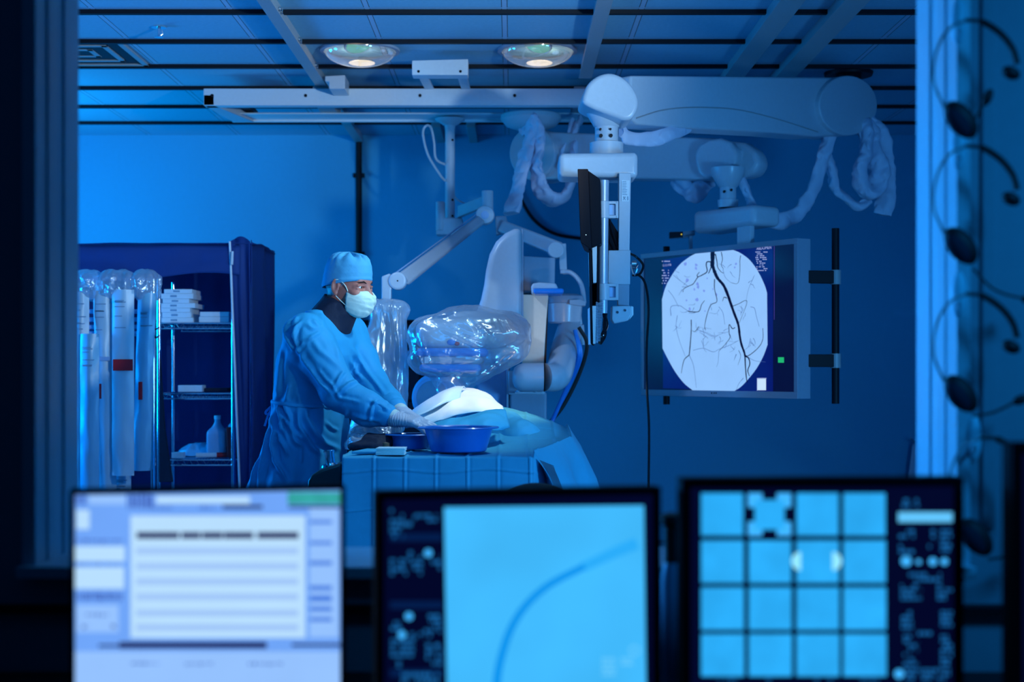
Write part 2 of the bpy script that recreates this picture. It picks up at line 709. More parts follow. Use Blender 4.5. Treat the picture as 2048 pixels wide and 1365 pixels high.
print_m = mat('grey_print', (0.22, 0.34, 0.46), 0.7)
pack_m = mat('catheter_pack', (0.50, 0.68, 0.80), 0.35, bump=0.15, bscale=14)
pack2_m = mat('clear_blue_pack', (0.22, 0.52, 0.72), 0.3, bump=0.2, bscale=16)
jug_m = mat('milky_jug', (0.30, 0.45, 0.62), 0.35)
brown_m = mat('brown_card', (0.16, 0.11, 0.07), 0.7)
greenblack = mat('dark_green_housing', (0.012, 0.035, 0.04), 0.3)
film_m = film('clear_film', (0.92, 0.95, 0.98), 0.72, 0.2, 0.45, 9, 0.42)
film_tall = film('clear_film_tall', (0.9, 0.95, 0.98), 0.44, 0.2, 0.6, 13, 0.62, stretch=(1.6, 1, 0.3))
acrylic = film('acrylic', (0.85, 0.95, 0.97), 0.88, 0.03, 0.0, 10, 0.05)
bowl_glass = film('bowl_glass', (0.90, 0.90, 0.92), 0.68, 0.06, 0.05, 6, 0.3)


def ceiling_material():
    m = bpy.data.materials.new('ceiling_tiles')
    m.use_nodes = True
    nt = m.node_tree
    b = nt.nodes['Principled BSDF']
    b.inputs['Roughness'].default_value = 0.75
    geo = nt.nodes.new('ShaderNodeNewGeometry')
    sp = nt.nodes.new('ShaderNodeSeparateXYZ')
    nt.links.new(geo.outputs['Position'], sp.inputs[0])

    def bars(sock, off, step):
        a = nt.nodes.new('ShaderNodeMath')
        a.operation = 'ADD'
        a.inputs[1].default_value = off
        nt.links.new(sock, a.inputs[0])
        p = nt.nodes.new('ShaderNodeMath')
        p.operation = 'PINGPONG'
        p.inputs[1].default_value = step / 2
        nt.links.new(a.outputs[0], p.inputs[0])
        outs = []
        for w in (0.011, 0.0145):
            l = nt.nodes.new('ShaderNodeMath')
            l.operation = 'LESS_THAN'
            l.inputs[1].default_value = w
            nt.links.new(p.outputs[0], l.inputs[0])
            outs.append(l.outputs[0])
        return outs
    bx = bars(sp.outputs['X'], 0.663, 0.628)
    by = bars(sp.outputs['Y'], -6.62, 0.5975)

    def mx(a, b_):
        n = nt.nodes.new('ShaderNodeMath')
        n.operation = 'MAXIMUM'
        nt.links.new(a, n.inputs[0])
        nt.links.new(b_, n.inputs[1])
        return n.outputs[0]
    bar, edge = mx(bx[0], by[0]), mx(bx[1], by[1])
    nz = nt.nodes.new('ShaderNodeTexNoise')
    nz.inputs['Scale'].default_value = 55
    nt.links.new(geo.outputs['Position'], nz.inputs['Vector'])
    c0 = nt.nodes.new('ShaderNodeMixRGB')
    c0.inputs[1].default_value = (0.17, 0.42, 0.58, 1)
    c0.inputs[2].default_value = (0.25, 0.53, 0.70, 1)
    nt.links.new(nz.outputs['Fac'], c0.inputs[0])
    c1 = nt.nodes.new('ShaderNodeMixRGB')
    c1.inputs[2].default_value = (0.05, 0.06, 0.07, 1)
    nt.links.new(edge, c1.inputs[0])
    nt.links.new(c0.outputs[0], c1.inputs[1])
    c2 = nt.nodes.new('ShaderNodeMixRGB')
    c2.inputs[2].default_value = (0.34, 0.5, 0.66, 1)
    nt.links.new(bar, c2.inputs[0])
    nt.links.new(c1.outputs[0], c2.inputs[1])
    nt.links.new(c2.outputs[0], b.inputs['Base Color'])
    return m


ceil_m = ceiling_material()

# ------------------------------------------------------------------ room shell
CEIL, BACK = 2.853, 10.2
XL, XR = -3.95, 3.3
struct(MB().bounds((XL, -0.6, -0.1), (XR, BACK + 0.1, 0)).build('floor', floor_m, bevel=0, smooth=False))
struct(MB().bounds((XL, 3.0, CEIL), (XR, BACK + 0.1, CEIL + 0.1)).build('ceiling', ceil_m, smooth=False))
struct(MB().bounds((XL, BACK, 0), (XR, BACK + 0.1, CEIL)).build('wall_back', wall_m, smooth=False))
struct(MB().bounds((XL - 0.1, 3.0, 0), (XL, BACK + 0.1, CEIL)).build('wall_left', wall_m, smooth=False))
struct(MB().bounds((XR, 3.0, 0), (XR + 0.1, BACK + 0.1, CEIL)).build('wall_right', wall_m, smooth=False))
WX0, WX1, WY0, WY1, WZ0, WZ1 = -0.925, 0.865, 2.75, 3.0, 0.81, 2.2
w = MB()
w.bounds((-2.6, WY0, 0), (WX0, WY1, CEIL))
w.bounds((WX1, WY0, 0), (2.6, WY1, CEIL))
w.bounds((WX0, WY0, 0), (WX1, WY1, WZ0))
w.bounds((WX0, WY0, WZ1), (WX1, WY1, CEIL))
struct(w.build('wall_front', room_m, smooth=False))
# steel window frame: stepped lining on each side, sill and head
w = MB()
for x, s in ((WX0, 1), (WX1, -1)):
    w.bounds((x, WY0 - 0.015, WZ0), (x + s * 0.026, WY1 + 0.01, WZ1))
    w.bounds((x + s * 0.026, 2.80, WZ0), (x + s * 0.030, 2.835, WZ1))
    w.bounds((x + s * 0.026, 2.90, WZ0), (x + s * 0.031, 2.94, WZ1))
w.bounds((WX0, 2.70, WZ0), (WX1, WY1 + 0.01, WZ0 + 0.022))
w.bounds((WX0, WY0 - 0.015, WZ1 - 0.03), (WX1, WY1 + 0.01, WZ1))
win = struct(w.build('window_1', frame_m, bevel=0.003))
gl = bpy.data.materials.new('window_glass')
gl.use_nodes = True
nt = gl.node_tree
for n in list(nt.nodes):
    nt.nodes.remove(n)
o_ = nt.nodes.new('ShaderNodeOutputMaterial')
t_ = nt.nodes.new('ShaderNodeBsdfTransparent')
t_.inputs[0].default_value = (0.96, 0.985, 1, 1)
g_ = nt.nodes.new('ShaderNodeBsdfGlossy')
g_.inputs['Roughness'].default_value = 0.0
f_ = nt.nodes.new('ShaderNodeFresnel')
f_.inputs[0].default_value = 1.35
mm = nt.nodes.new('ShaderNodeMixShader')
gb_ = nt.nodes.new('ShaderNodeNewGeometry')
fm_ = nt.nodes.new('ShaderNodeMath')
fm_.operation = 'MULTIPLY_ADD'
fm_.inputs[1].default_value = -1.0
fm_.inputs[2].default_value = 1.0
fz_ = nt.nodes.new('ShaderNodeMath')
fz_.operation = 'MULTIPLY'
nt.links.new(gb_.outputs['Backfacing'], fm_.inputs[0])
nt.links.new(fm_.outputs[0], fz_.inputs[0])
nt.links.new(f_.outputs[0], fz_.inputs[1])
nt.links.new(fz_.outputs[0], mm.inputs[0])
nt.links.new(t_.outputs[0], mm.inputs[1])
nt.links.new(g_.outputs[0], mm.inputs[2])
nt.links.new(mm.outputs[0], o_.inputs[0])
pane = MB().bounds((WX0 + 0.03, 2.852, WZ0 + 0.022), (WX1 - 0.03, 2.864, WZ1 - 0.03)).build('pane', gl, win, smooth=False)
# wall trim behind the desk, a dark horizontal duct
struct(MB().bounds((-2.6, 2.72, 0.742), (2.6, 2.75, 0.756)).build('trim_8', darkmetal, bevel=0.002))
# dark cross bars of the ceiling grid
for i in range(7):
    d = 6.66 + 0.5975 * i
    struct(MB().bounds((XL, d - 0.014, CEIL - 0.02), (XR, d + 0.014, CEIL + 0.001)).build('trim_%d' % (i + 1), darkmetal, smooth=False))

# ------------------------------------------------------------------ ceiling rails running away from the window
rails = [(-1.105, -1.043, 3.1, 10.18, 'grey ceiling rail at left with pairs of white bolts, runs above the bridge'),
         (0.367, 0.437, 3.1, 7.95, 'grey ceiling rail between the two dome lamps and the big arm'),
         (1.16, 1.27, 3.1, 8.25, 'blue-lit ceiling rail right of centre, above the big white arm'),
         (1.44, 1.55, 3.1, 8.25, 'ceiling rail farthest right, ending over the big white arm')]
for i, (x0, x1, y0, y1, lab) in enumerate(rails):
    r = thing('ceiling_rail', lab, 'rail', ((x0 + x1) / 2, (y0 + y1) / 2, CEIL), 'ceiling rails')
    m = MB()
    m.bounds((x0, y0, CEIL - 0.055), (x1, y1, CEIL - 0.048))
    m.bounds((x0 + 0.006, y0, CEIL - 0.048), (x0 + 0.016, y1, CEIL))
    m.bounds((x1 - 0.016, y0, CEIL - 0.048), (x1 - 0.006, y1, CEIL))
    m.build('channel', grayrail, r, bevel=0.002, seg=2)
    if i == 0:
        for yb in (6.52, 7.12, 7.72):
            b = MB()
            for k in (0, 0.05):
                b.cyl((x1 - 0.004, yb + k, CEIL - 0.03), (x1 + 0.006, yb + k, CEIL - 0.03), 0.011, seg=12)
            b.each('bolt', chrome, r)
    if i == 3:
        MB().bounds((x0 - 0.02, y1, CEIL - 0.06), (x1 + 0.08, y1 + 0.02, CEIL)).build('end_plate', darkmetal, r, bevel=0.002)
for x, lab in ((-0.5, 'short ceiling bracket above the back wall, left of the white pole'), (-0.27, 'short ceiling bracket above the back wall, right of the white pole')):
    tag(MB().bounds((x - 0.03, 9.55, CEIL - 0.055), (x + 0.03, 10.2, CEIL)).build('ceiling_bracket', grayrail, bevel=0.004), lab, 'bracket', 'short ceiling brackets')
# conduit down the back wall
cd = thing('wall_conduit', 'dark vertical conduit running down the blue back wall', 'conduit', (-1.06, 10.17, 1.0))
m = MB()
m.cyl((-1.075, 10.178, 0.0), (-1.075, 10.178, CEIL - 0.05), 0.022, seg=14)
m.build('pipe', darkmetal, cd)
for z in (0.8, 2.0, 2.55):
    MB().bounds((-1.115, 10.165, z), (-1.035, 10.2, z + 0.03)).build('clip', darkmetal, cd, bevel=0.004)

# ------------------------------------------------------------------ bridge carried under the rails
br = thing('ceiling_bridge', 'long white metal bridge beam hanging across the room under the ceiling rails', 'beam', (-0.5, 8.4, CEIL))
BX0, BX1 = -1.734, 1.0
m = MB()
m.bounds((BX0, 8.15, 2.687), (BX1, 8.17, 2.782))
m.bounds((BX0, 8.17, 2.687), (BX1, 8.225, 2.695))
m.build('near_beam', beam_m, br, bevel=0.003)
m = MB()
for x in (-1.685, -1.16, -0.517, 0.015, 0.6):
    m.cyl((x, 8.146, 2.742), (x, 8.152, 2.742), 0.009, seg=12)
m.each('bolt_hole', darkmetal, br)
m = MB()
m.bounds((-1.68, 8.69, 2.687), (BX1, 8.72, 2.725))
m.bounds((-1.60, 8.50, 2.70), (BX1, 8.69, 2.71))
m.build('far_beam', beam_m, br, bevel=0.006)
MB().prism([(BX0, 8.15, 2.687), (BX0 + 0.06, 8.15, 2.687), (BX0 + 0.19, 8.71, 2.687), (BX0 + 0.06, 8.71, 2.687)], (0, 0, 0.06)).build('end_plate', enamel, br, bevel=0.003)
MB().bounds((-1.57, 8.30, 2.72), (-1.52, 8.68, 2.75)).build('end_stop', darkmetal, br, bevel=0.004)
m = MB()
for x in (-1.074, 0.40):
    m.bounds((x - 0.05, 8.18, 2.71), (x + 0.05, 8.68, 2.80))
m.each('trolley', grayrail, br, bevel=0.004)
# junction boxes above the beam
jb = MB()
jb.pprism([(824, 121), (936, 118), (936, 150), (824, 150)], 7.5, 0.10)
b1 = thing('junction_box', 'wide white junction box on two legs above the bridge, between the dome lamps', 'box', (-0.37, 7.55, 2.72), 'boxes above the bridge')
jb.build('box', beam_m, b1, bevel=0.004)
m = MB()
for x0, x1 in ((-0.49, -0.44), (-0.285, -0.235)):
    m.prism([(x0, 7.52, 2.726), (x1, 7.52, 2.726), (x1, 8.2, 2.782), (x0, 8.2, 2.782)], (0, 0, 0.012))
m.each('leg', enamel, b1, bevel=0.002)
m = MB()
for px in (837, 921):
    v = P(px, 143, 7.5)
    m.cyl(v + Vector((0, -0.003, 0)), v, 0.007, seg=10)
m.each('screw', darkmetal, b1)
b2 = MB().pprism([(650, 152), (690, 150), (690, 178), (658, 178), (658, 163), (650, 163)], 7.95, 0.2)
tag(b2.build('junction_box', enamel, bevel=0.004), 'small white box on the bridge beside the bolted left rail', 'box', 'boxes above the bridge')

# ------------------------------------------------------------------ dome lamps, vent, sprinkler in the ceiling
green_e = emat('green_lens_glow', (0.18, 0.75, 0.55), 0.75, 0.25, 20)
warm_e = emat('warm_bowl_reflection', (1.0, 0.80, 0.55), 2.4, 0.2, 14)
for px, sgn, lab in ((720, -1, 'glass dome lamp in the ceiling, the left one beside the bolted rail'),
                     (1075, 1, 'glass dome lamp in the ceiling, the right one by the big white arm')):
    c = P(px, 0, 7.47)
    x, y = c.x, 7.47
    L = thing('dome_lamp', lab, 'lamp', (x, y, CEIL), 'ceiling dome lamps')
    prof = [(0.182 * math.cos(a), -0.012 - 0.076 * math.sin(a)) for a in [i * math.pi / 2 / 12 for i in range(13)]]
    MB().lathe((x, y, CEIL), [(0.19, 0.0), (0.19, -0.012)] + prof, 48).build('glass_bowl', bowl_glass, L)
    MB().lathe((x, y, CEIL), [(0.19, 0.0), (0.205, -0.002), (0.205, -0.014), (0.186, -0.016)], 48).build('rim', enamel2, L)
    ax = Vector((0.25 * -sgn, -0.35, -1)).normalized()
    hub = Vector((x + 0.0, y - 0.08, CEIL + 0.004))
    MB().lathe(hub - ax * 0.02, [(0.0, 0), (0.07, 0.0), (0.075, 0.02), (0.068, 0.026)], 32, ax).build('reflector', blackgl, L)
    MB().lathe(hub - ax * 0.02, [(0.064, 0.0275), (0.0, 0.0275)], 32, ax).build('lens', green_e, L)
    MB().lathe(hub - ax * 0.02, [(0.064, 0.026), (0.068, 0.03), (0.072, 0.026)], 32, ax).build('lens_ring', alu, L)
    MB().ball((x + 0.01, y + 0.0, CEIL - 0.072), (0.068, 0.055, 0.012), 24, 10).build('bowl_reflection', warm_e, L)  # glowing shape stands in for the bright reflection inside the bowl
    pl = bpy.data.lights.new('dome_glow', 'POINT')
    pl.energy = 0.9
    pl.color = (1.0, 0.72, 0.45)
    pl.shadow_soft_size = 0.03
    po = bpy.data.objects.new('dome_glow', pl)
    po.location = (0.03 * sgn, 0.02, -0.03)
    po.parent = L
    C.objects.link(po)
vn = thing('ceiling_vent', 'square ceiling air vent with dark slots, upper left', 'vent', (-2.2, 7.55, CEIL))
m = MB()
for k, (a, b_) in enumerate(((0.29, 0.26), (0.19, 0.16), (0.09, 0.06))):
    z0 = CEIL - 0.012 + 0.003 * k
    for s in (-1, 1):
        m.bounds((-2.25 + s * a, 7.55 - a, z0), (-2.25 + s * b_, 7.55 + a, CEIL))
        m.bounds((-2.25 - a, 7.55 + s * a, z0), (-2.25 + a, 7.55 + s * b_, CEIL))
m.build('louvre', grayrail, vn, bevel=0.002)
MB().bounds((-2.53, 7.27, CEIL - 0.003), (-1.97, 7.83, CEIL)).build('dark_core', darkmetal, vn)
sp_ = thing('fire_sprinkler', 'small chrome fire sprinkler on a ceiling tile, upper left', 'sprinkler', (-1.71, 7.02, CEIL))
v = Vector((-1.70, 6.98, CEIL))
MB().lathe(v, [(0.0, -0.006), (0.035, -0.006), (0.03, 0)], 20).build('escutcheon', chrome, sp_)
m = MB().cyl(v, v - Vector((0, 0, 0.05)), 0.009, 0.007, 10)
m.lathe(v - Vector((0, 0, 0.052)), [(0, 0), (0.022, 0), (0.022, 0.003), (0, 0.003)], 14)
m.tube([v + Vector((0.014, 0, -0.015)), v + Vector((0.018, 0, -0.035)), v + Vector((0.004, 0, -0.05))], 0.003, 6)
m.build('head', chrome, sp_)

# ------------------------------------------------------------------ big ceiling arm with the edge-on monitors
A = thing('monitor_ceiling_arm', 'large white jointed ceiling arm carrying two monitors seen edge-on', 'ceiling arm', (1.81, 7.9, CEIL))


def dA(px):
    return 1 / (1 / 6.4 + (px - 1215) / (1697 - 1215) * (1 / 7.8 - 1 / 6.4))


def aprism(pix, off, depth, m=None, dfun=dA):
    m = m or MB()
    u = (P(1697, 210, dfun(1697)) - P(1215, 210, dfun(1215)))
    nrm = Vector((-u.y, u.x, 0)).normalized()
    if nrm.y < 0:
        nrm = -nrm
    return m.prism([P(x, y, dfun(x)) + nrm * off for x, y in pix], nrm * depth)


def ellpts(cx, cy, rx, ry, n=40, a0=0, a1=360):
    return [(cx + rx * math.cos(math.radians(a0 + (a1 - a0) * i / n)), cy + ry * math.sin(math.radians(a0 + (a1 - a0) * i / n))) for i in range(n)]


aprism([(1272, 149), (1690, 153), (1740, 190), (1745, 235), (1710, 268), (1640, 272), (1560, 265), (1400, 256), (1285, 247), (1268, 232)], 0.03, 0.16).build('arm_beam', enamel, A, bevel=0.012)
aprism(ellpts(1697, 211, 58, 60), 0.0, 0.22).build('pivot_drum', enamel, A, bevel=0.008)
joint = [(1166, 192), (1176, 168), (1197, 151), (1222, 146), (1248, 156), (1267, 176), (1277, 200), (1274, 222), (1263, 237), (1248, 240), (1230, 234), (1208, 226), (1178, 213), (1166, 204)]
MB().prism([P(v.x, v.y, 6.3) for v in catmull([(x, y, 0) for x, y in joint + joint[:1]], 5)[:-1]], Vector((-0.01, 0.25, 0))).build('elbow_cover', enamel, A, bevel=0.03, seg=6)
m = MB().tube(catmull([P(x, y, dA(x)) + Vector((-0.7, 0.7, 0)) * 0.028 for x, y in ((1282, 235), (1330, 220), (1378, 214), (1434, 214), (1490, 219), (1564, 237), (1645, 263))], 8), 0.003, 6)
m.build('seam_line', grayrail, A)
v = P(1697, 150, 8.06)
m = MB().cyl(v + Vector((0, 0, -0.1)), (v.x, v.y, CEIL - 0.015), 0.07, seg=24)
m.lathe((v.x, v.y, CEIL), [(0, -0.02), (0.13, -0.02), (0.135, 0), (0, 0)], 32)
m.build('ceiling_mount', darkmetal, A)
D1 = 6.47
nb = P(1213, 300, D1)
m = MB()
m.lathe(nb, [(0.075, -0.04), (0.075, 0.03), (0.052, 0.035), (0.052, 0.10), (0.058, 0.105), (0.095, 0.17), (0.10, 0.2)], 36)
m.build('neck', enamel, A)
m = MB()
for px, py, r in ((1202, 271, .008), (1222, 271, .008), (1201, 258, .005), (1221, 258, .005)):
    v = P(px, py, D1 - 0.062)
    m.cyl(v, v + Vector((0, 0.02, 0)), r, seg=10)
m.each('screw', darkmetal, A)
m = MB().prism([P(1118, 306, 6.3), P(1276, 304, 6.3), P(1276, 355, 6.3), P(1118, 353, 6.3)], (0, 0.22, 0))
m.build('crossbar', enamel, A, bevel=0.022, seg=5)
MB().pprism([(1238, 346), (1262, 346), (1259, 505), (1237, 505)], 6.28, 0.07).build('post', enamel, A, bevel=0.003)
lb = MB().pprism([(1243, 361), (1259, 361), (1258, 403), (1243, 403)], 6.277, 0.003)
LBL = lb.build('rating_label', paper, A)
LBL['label'] = 'small printed rating label with crossed bin mark'
m = MB()
rs = random.Random(3)
for k in range(9):
    y = 363 + k * 3.2
    m.pprism([(1244.5, y), (1244.5 + rs.uniform(6, 11), y), (1244.5 + rs.uniform(6, 11), y + 1.3), (1244.5, y + 1.3)], 6.2765, 0.0005)
for a, b_ in (((1246, 394), (1251, 400)), ((1251, 394), (1246, 400))):
    m.tube([P(*a, 6.2765), P(*b_, 6.2765)], 0.0012, 6)
m.pprism([(1246, 393.5), (1251, 393.5), (1251, 394.5), (1246, 394.5)], 6.2765, 0.0005)
m.pprism([(1254.5, 393), (1256.5, 393), (1256.5, 401), (1254.5, 401)], 6.2765, 0.0005)
m.build('print', print_m, LBL)
MB().pprism([(1217, 501), (1261, 501), (1260, 569), (1216, 569)], 6.27, 0.10).build('carrier_box', enamel, A, bevel=0.002)
MB().pprism([(1236, 568), (1259, 568), (1258, 612), (1236, 612)], 6.28, 0.06).build('lower_post', enamel2, A, bevel=0.002)
MB().pprism([(1224, 612), (1262, 612), (1264, 630), (1256, 642), (1228, 648), (1223, 640)], 6.24, 0.08).build('foot_bracket', enamel, A, bevel=0.006)
MB().pprism([(1262, 612), (1267, 614), (1267, 630), (1258, 641), (1262, 630)], 6.25, 0.08).build('bracket_trim', paper, A, bevel=0.002)
m = MB()
for px, py in ((1235, 625), (1250, 621)):
    v = P(px, py, 6.236)
    m.lathe(v, [(0.0, 0.0), (0.005, 0.0), (0.008, 0.003), (0.009, 0.008)], 14, (0, 1, 0))
m.each('bracket_screw', chrome, A)
# bright grab tube with two clamps
t0, t1 = P(1208, 361, 6.2), P(1205, 627, 6.2)
MB().cyl(t0, t1, 0.021, seg=24).build('grab_tube', alu, A)
for y0, y1 in ((403, 437), (568, 601)):
    a, b_ = P(1206.5, y0, 6.2), P(1206.5, y1, 6.2)
    c = MB().cyl(a, b_, 0.027, seg=24)
    c.bounds((a.x, 6.19, b_.z), (a.x + 0.06, 6.23, b_.z + 0.012))
    c.bounds((a.x, 6.19, a.z - 0.012), (a.x + 0.06, 6.23, a.z))
    c.bounds((a.x + 0.052, 6.19, b_.z), (a.x + 0.064, 6.25, a.z))
    c.build('clamp', enamel, A, bevel=0.002)
    MB().bounds((a.x + 0.02, 6.205, b_.z + 0.014), (a.x + 0.055, 6.215, a.z - 0.014)).build('clamp_pad', paleblue, A)
# two monitors, upper and lower, facing the surgeon at left
m = MB().prism([P(1155, 338, 6.02), P(1176, 338, 6.02), P(1183, 500, 6.02), P(1161, 485, 6.02)], (0.035, 0.40, 0))
um = m.build('upper_monitor', black, A, bevel=0.003)
MB().prism([P(1176, 341, 6.06), P(1200, 358, 6.06), P(1202, 487, 6.06), P(1182, 496, 6.06)], (0.03, 0.32, 0)).build('monitor_back', black, A, bevel=0.005)
v = P(1172, 470, 6.018)
MB().ball(v, 0.002, 8, 6).build('power_light', emat('power_glow', (0.6, 0.9, 1), 1.5), um)
m = MB().prism([P(1177, 490, 6.05), P(1182, 488, 6.05), P(1186, 688, 6.05), P(1181, 688, 6.05)], (0.03, 0.42, 0))
m.build('lower_monitor', black, A, bevel=0.002)
m = MB()
m.pprism([(1184, 492), (1194, 492), (1193, 566), (1186, 566)], 6.1, 0.3)
m.pprism([(1183, 612), (1192, 612), (1191, 688), (1184, 688)], 6.08, 0.3)
m.each('monitor_rear_frame', paper, A, bevel=0.002)
m = MB()
m.pprism([(1194, 492), (1199, 492), (1199, 606), (1193, 606)], 6.12, 0.3)
m.build('rear_shell', black, A, bevel=0.002)
m = MB()
for k in range(26):
    y = 606 + k * 3.0
    m.pprism([(1192, y), (1207 - k * 0.25, y), (1207 - k * 0.25, y + 1.4), (1192, y + 1.4)], 6.1, 0.22)
m.pprism([(1192, 604), (1196, 604), (1196, 686), (1192, 686)], 6.12, 0.2)
m.build('cooling_fins', alu, A)
m = MB()
for off in (0, 5, 9):
    m.tube(catmull([P(1206 + off * .6, 622, 6.24), P(1213 - off * .4, 650, 6.2), P(1204 + off * .5, 672, 6.18), P(1200, 687, 6.2)], 6), 0.009, 8)
m.tube(catmull([P(1218, 440, 6.3), P(1226, 470, 6.3), P(1238, 500, 6.3)], 6), 0.008, 8)
m.tube(catmull([P(1217, 452, 6.3), P(1219, 480, 6.3), P(1229, 502, 6.3)], 6), 0.007, 8)
m.each('cable', blackgl, A)
MB().pprism([(1217, 437), (1219, 437), (1258, 500), (1217, 501)], 6.3, 0.03).build('gusset', black, A, bevel=0.001)
m = MB()
m.tube(catmull([P(1262, 530, 6.3), P(1266, 545, 6.28), P(1270, 550, 6.27), P(1275, 538, 6.27)], 6), 0.004, 8)
m.lathe(P(1263, 530, 6.32), [(0, 0), (0.018, 0.0), (0.02, 0.02), (0, 0.03)], 14, (1, 0, 0))
m.build('cable_hook', chrome, A)
hang = catmull([P(1261, 508, 6.32), P(1272, 514, 6.3), P(1286, 530, 6.3), P(1280, 548, 6.3), P(1266, 551, 6.28), P(1278, 551, 6.27), P(1291, 570, 6.28), P(1297, 620, 6.3), P(1293, 700, 6.3), P(1294, 780, 6.3), P(1298, 860, 6.3), P(1297, 1000, 6.3), P(1300, 1120, 6.3), P(1296, 1282, 6.3)], 6)
tag(MB().tube(hang, 0.0055, 8).build('hanging_cable', blackgl), 'thin black cable hanging straight down in front of the big screen', 'cable')


# ------------------------------------------------------------------ white cloth cable sleeves
def sleeve(pts, rad, seed=0, flat=(1.0, 0.45), amp=0.25):
    c = catmull(pts, 20)
    n = len(c)
    rs = [rad[min(len(rad) - 1, int(i / n * len(rad)))] if isinstance(rad, (list, tuple)) else rad for i in range(n)]
    m = MB().tube(c, rs, 30, True, flat)
    out = []
    for v in m.v:
        k = mnoise.noise(v * 9 + Vector((seed, 0, 0))) * amp + mnoise.noise(v * 28 + Vector((0, seed, 0))) * amp * 0.45
        out.append(v + Vector((mnoise.noise(v * 12 + Vector((seed, 5, 0))), mnoise.noise(v * 12 + Vector((9, seed, 0))), mnoise.noise(v * 14))) * 0.028 * amp * 1.2 + Vector((k, k, 0)) * 0.02 + Vector((1, 1, 0.4)) * (0.010 * (1 - 2 * abs(mnoise.noise(v * 19 + Vector((seed, 3, 1)))))))
    m.v = out
    return m


sleeve([P(1240, 262, 6.62), P(1255, 276, 6.65), P(1290, 281, 6.7), P(1330, 270, 6.75), P(1372, 252, 6.92), P(1385, 238, 6.98)], 0.035, 3).build('cable_sleeve', sleeve_m, A)
sleeve([P(1725, 245, 8.0), P(1732, 272, 7.92), P(1728, 310, 7.9), P(1718, 350, 7.9), P(1738, 390, 7.92), P(1758, 350, 7.95), P(1745, 310, 7.95), P(1738, 272, 7.98), P(1722, 245, 8.0)], 0.06, 11, (1, .6), .5).build('cable_sleeve', sleeve_m, A)
sleeve([P(1728, 240, 8.0), P(1758, 268, 7.98), P(1770, 330, 8.0), P(1772, 390, 8.0), P(1764, 430, 8.0)], 0.05, 15, (1, .5), .3).build('cable_sleeve', sleeve_m, A)

# ------------------------------------------------------------------ second arm carrying the large screen
B = thing('screen_ceiling_arm', 'smaller white ceiling arm behind, holding the large angiogram screen', 'ceiling arm', (0.11, 8.45, 2.687))


def dB(px):
    return 1 / (1 / 8.43 + (px - 1062) / (1450 - 1062) * (1 / 7.75 - 1 / 8.43))


def bprism(pix, off, depth):
    u = (P(1450, 320, dB(1450)) - P(1062, 320, dB(1062)))
    nrm = Vector((-u.y, u.x, 0)).normalized()
    if nrm.y < 0:
        nrm = -nrm
    return MB().prism([P(x, y, dB(x)) + nrm * off for x, y in pix], nrm * depth)


bprism([(1080, 262), (1250, 268), (1440, 276), (1480, 300), (1470, 345), (1400, 358), (1250, 356), (1080, 358)], 0.03, 0.15).build('arm_beam', enamel, B, bevel=0.012)
bprism(ellpts(1064, 307, 46, 53), 0.0, 0.22).build('pivot_drum', enamel, B, bevel=0.01)
bprism([(1395, 330), (1393, 308), (1402, 290), (1422, 280), (1445, 277), (1466, 285), (1479, 304), (1476, 330), (1462, 344), (1438, 352), (1416, 360), (1402, 352)], -0.03, 0.08).build('elbow_cover', enamel, B, bevel=0.02, seg=5)
bprism([(1440, 278), (1480, 282), (1505, 300), (1512, 325), (1500, 346), (1480, 352), (1440, 352)], 0.05, 0.14).build('elbow_rear', enamel, B, bevel=0.03, seg=5)
v = P(1062, 225, 8.45)
m = MB().lathe((v.x, v.y, 2.687), [(0, -0.088), (0.09, -0.086), (0.145, -0.066), (0.176, -0.03), (0.176, -0.006), (0.17, 0), (0.0, 0)], 44)
m.build('saucer_cover', enamel, B)
MB().cyl((v.x, v.y + 0.06, 2.54), (v.x, v.y + 0.06, 2.65), 0.06, seg=24).build('column', enamel2, B)
nb = P(1456, 408, 7.7)
MB().lathe(nb, [(0.052, -0.02), (0.055, 0.02), (0.043, 0.022), (0.043, 0.085), (0.05, 0.09), (0.085, 0.15), (0.09, 0.19)], 32).build('neck', enamel, B)
m = MB()
for px, py, r in ((1449, 383, .007), (1463, 380, .007)):
    v = P(px, py, 7.65)
    m.cyl(v, v + Vector((0, 0.02, 0)), r, seg=10)
m.each('screw', darkmetal, B)
# crossbar parallel to the screen
SE = Vector((0.57, -0.822, 0)).normalized()
SN = Vector((-0.822, -0.57, 0)).normalized()
cb = P(1468, 440, 7.7)
m = MB().prism([cb + SE * a + SN * 0.09 + Vector((0, 0, z)) for a, z in ((-0.23, 0.06), (0.24, 0.055), (0.24, -0.05), (-0.23, -0.06))], -SN * 0.2)
m.build('crossbar', enamel, B, bevel=0.03, seg=6)
# large screen
LSC = Vector((0.727, 8.2, 1.055))
SW, SHT, STH = 1.213, 0.80, 0.092


def sc(u, z, off=0.0):
    return LSC + SE * u + Vector((0, 0, z)) + SN * off


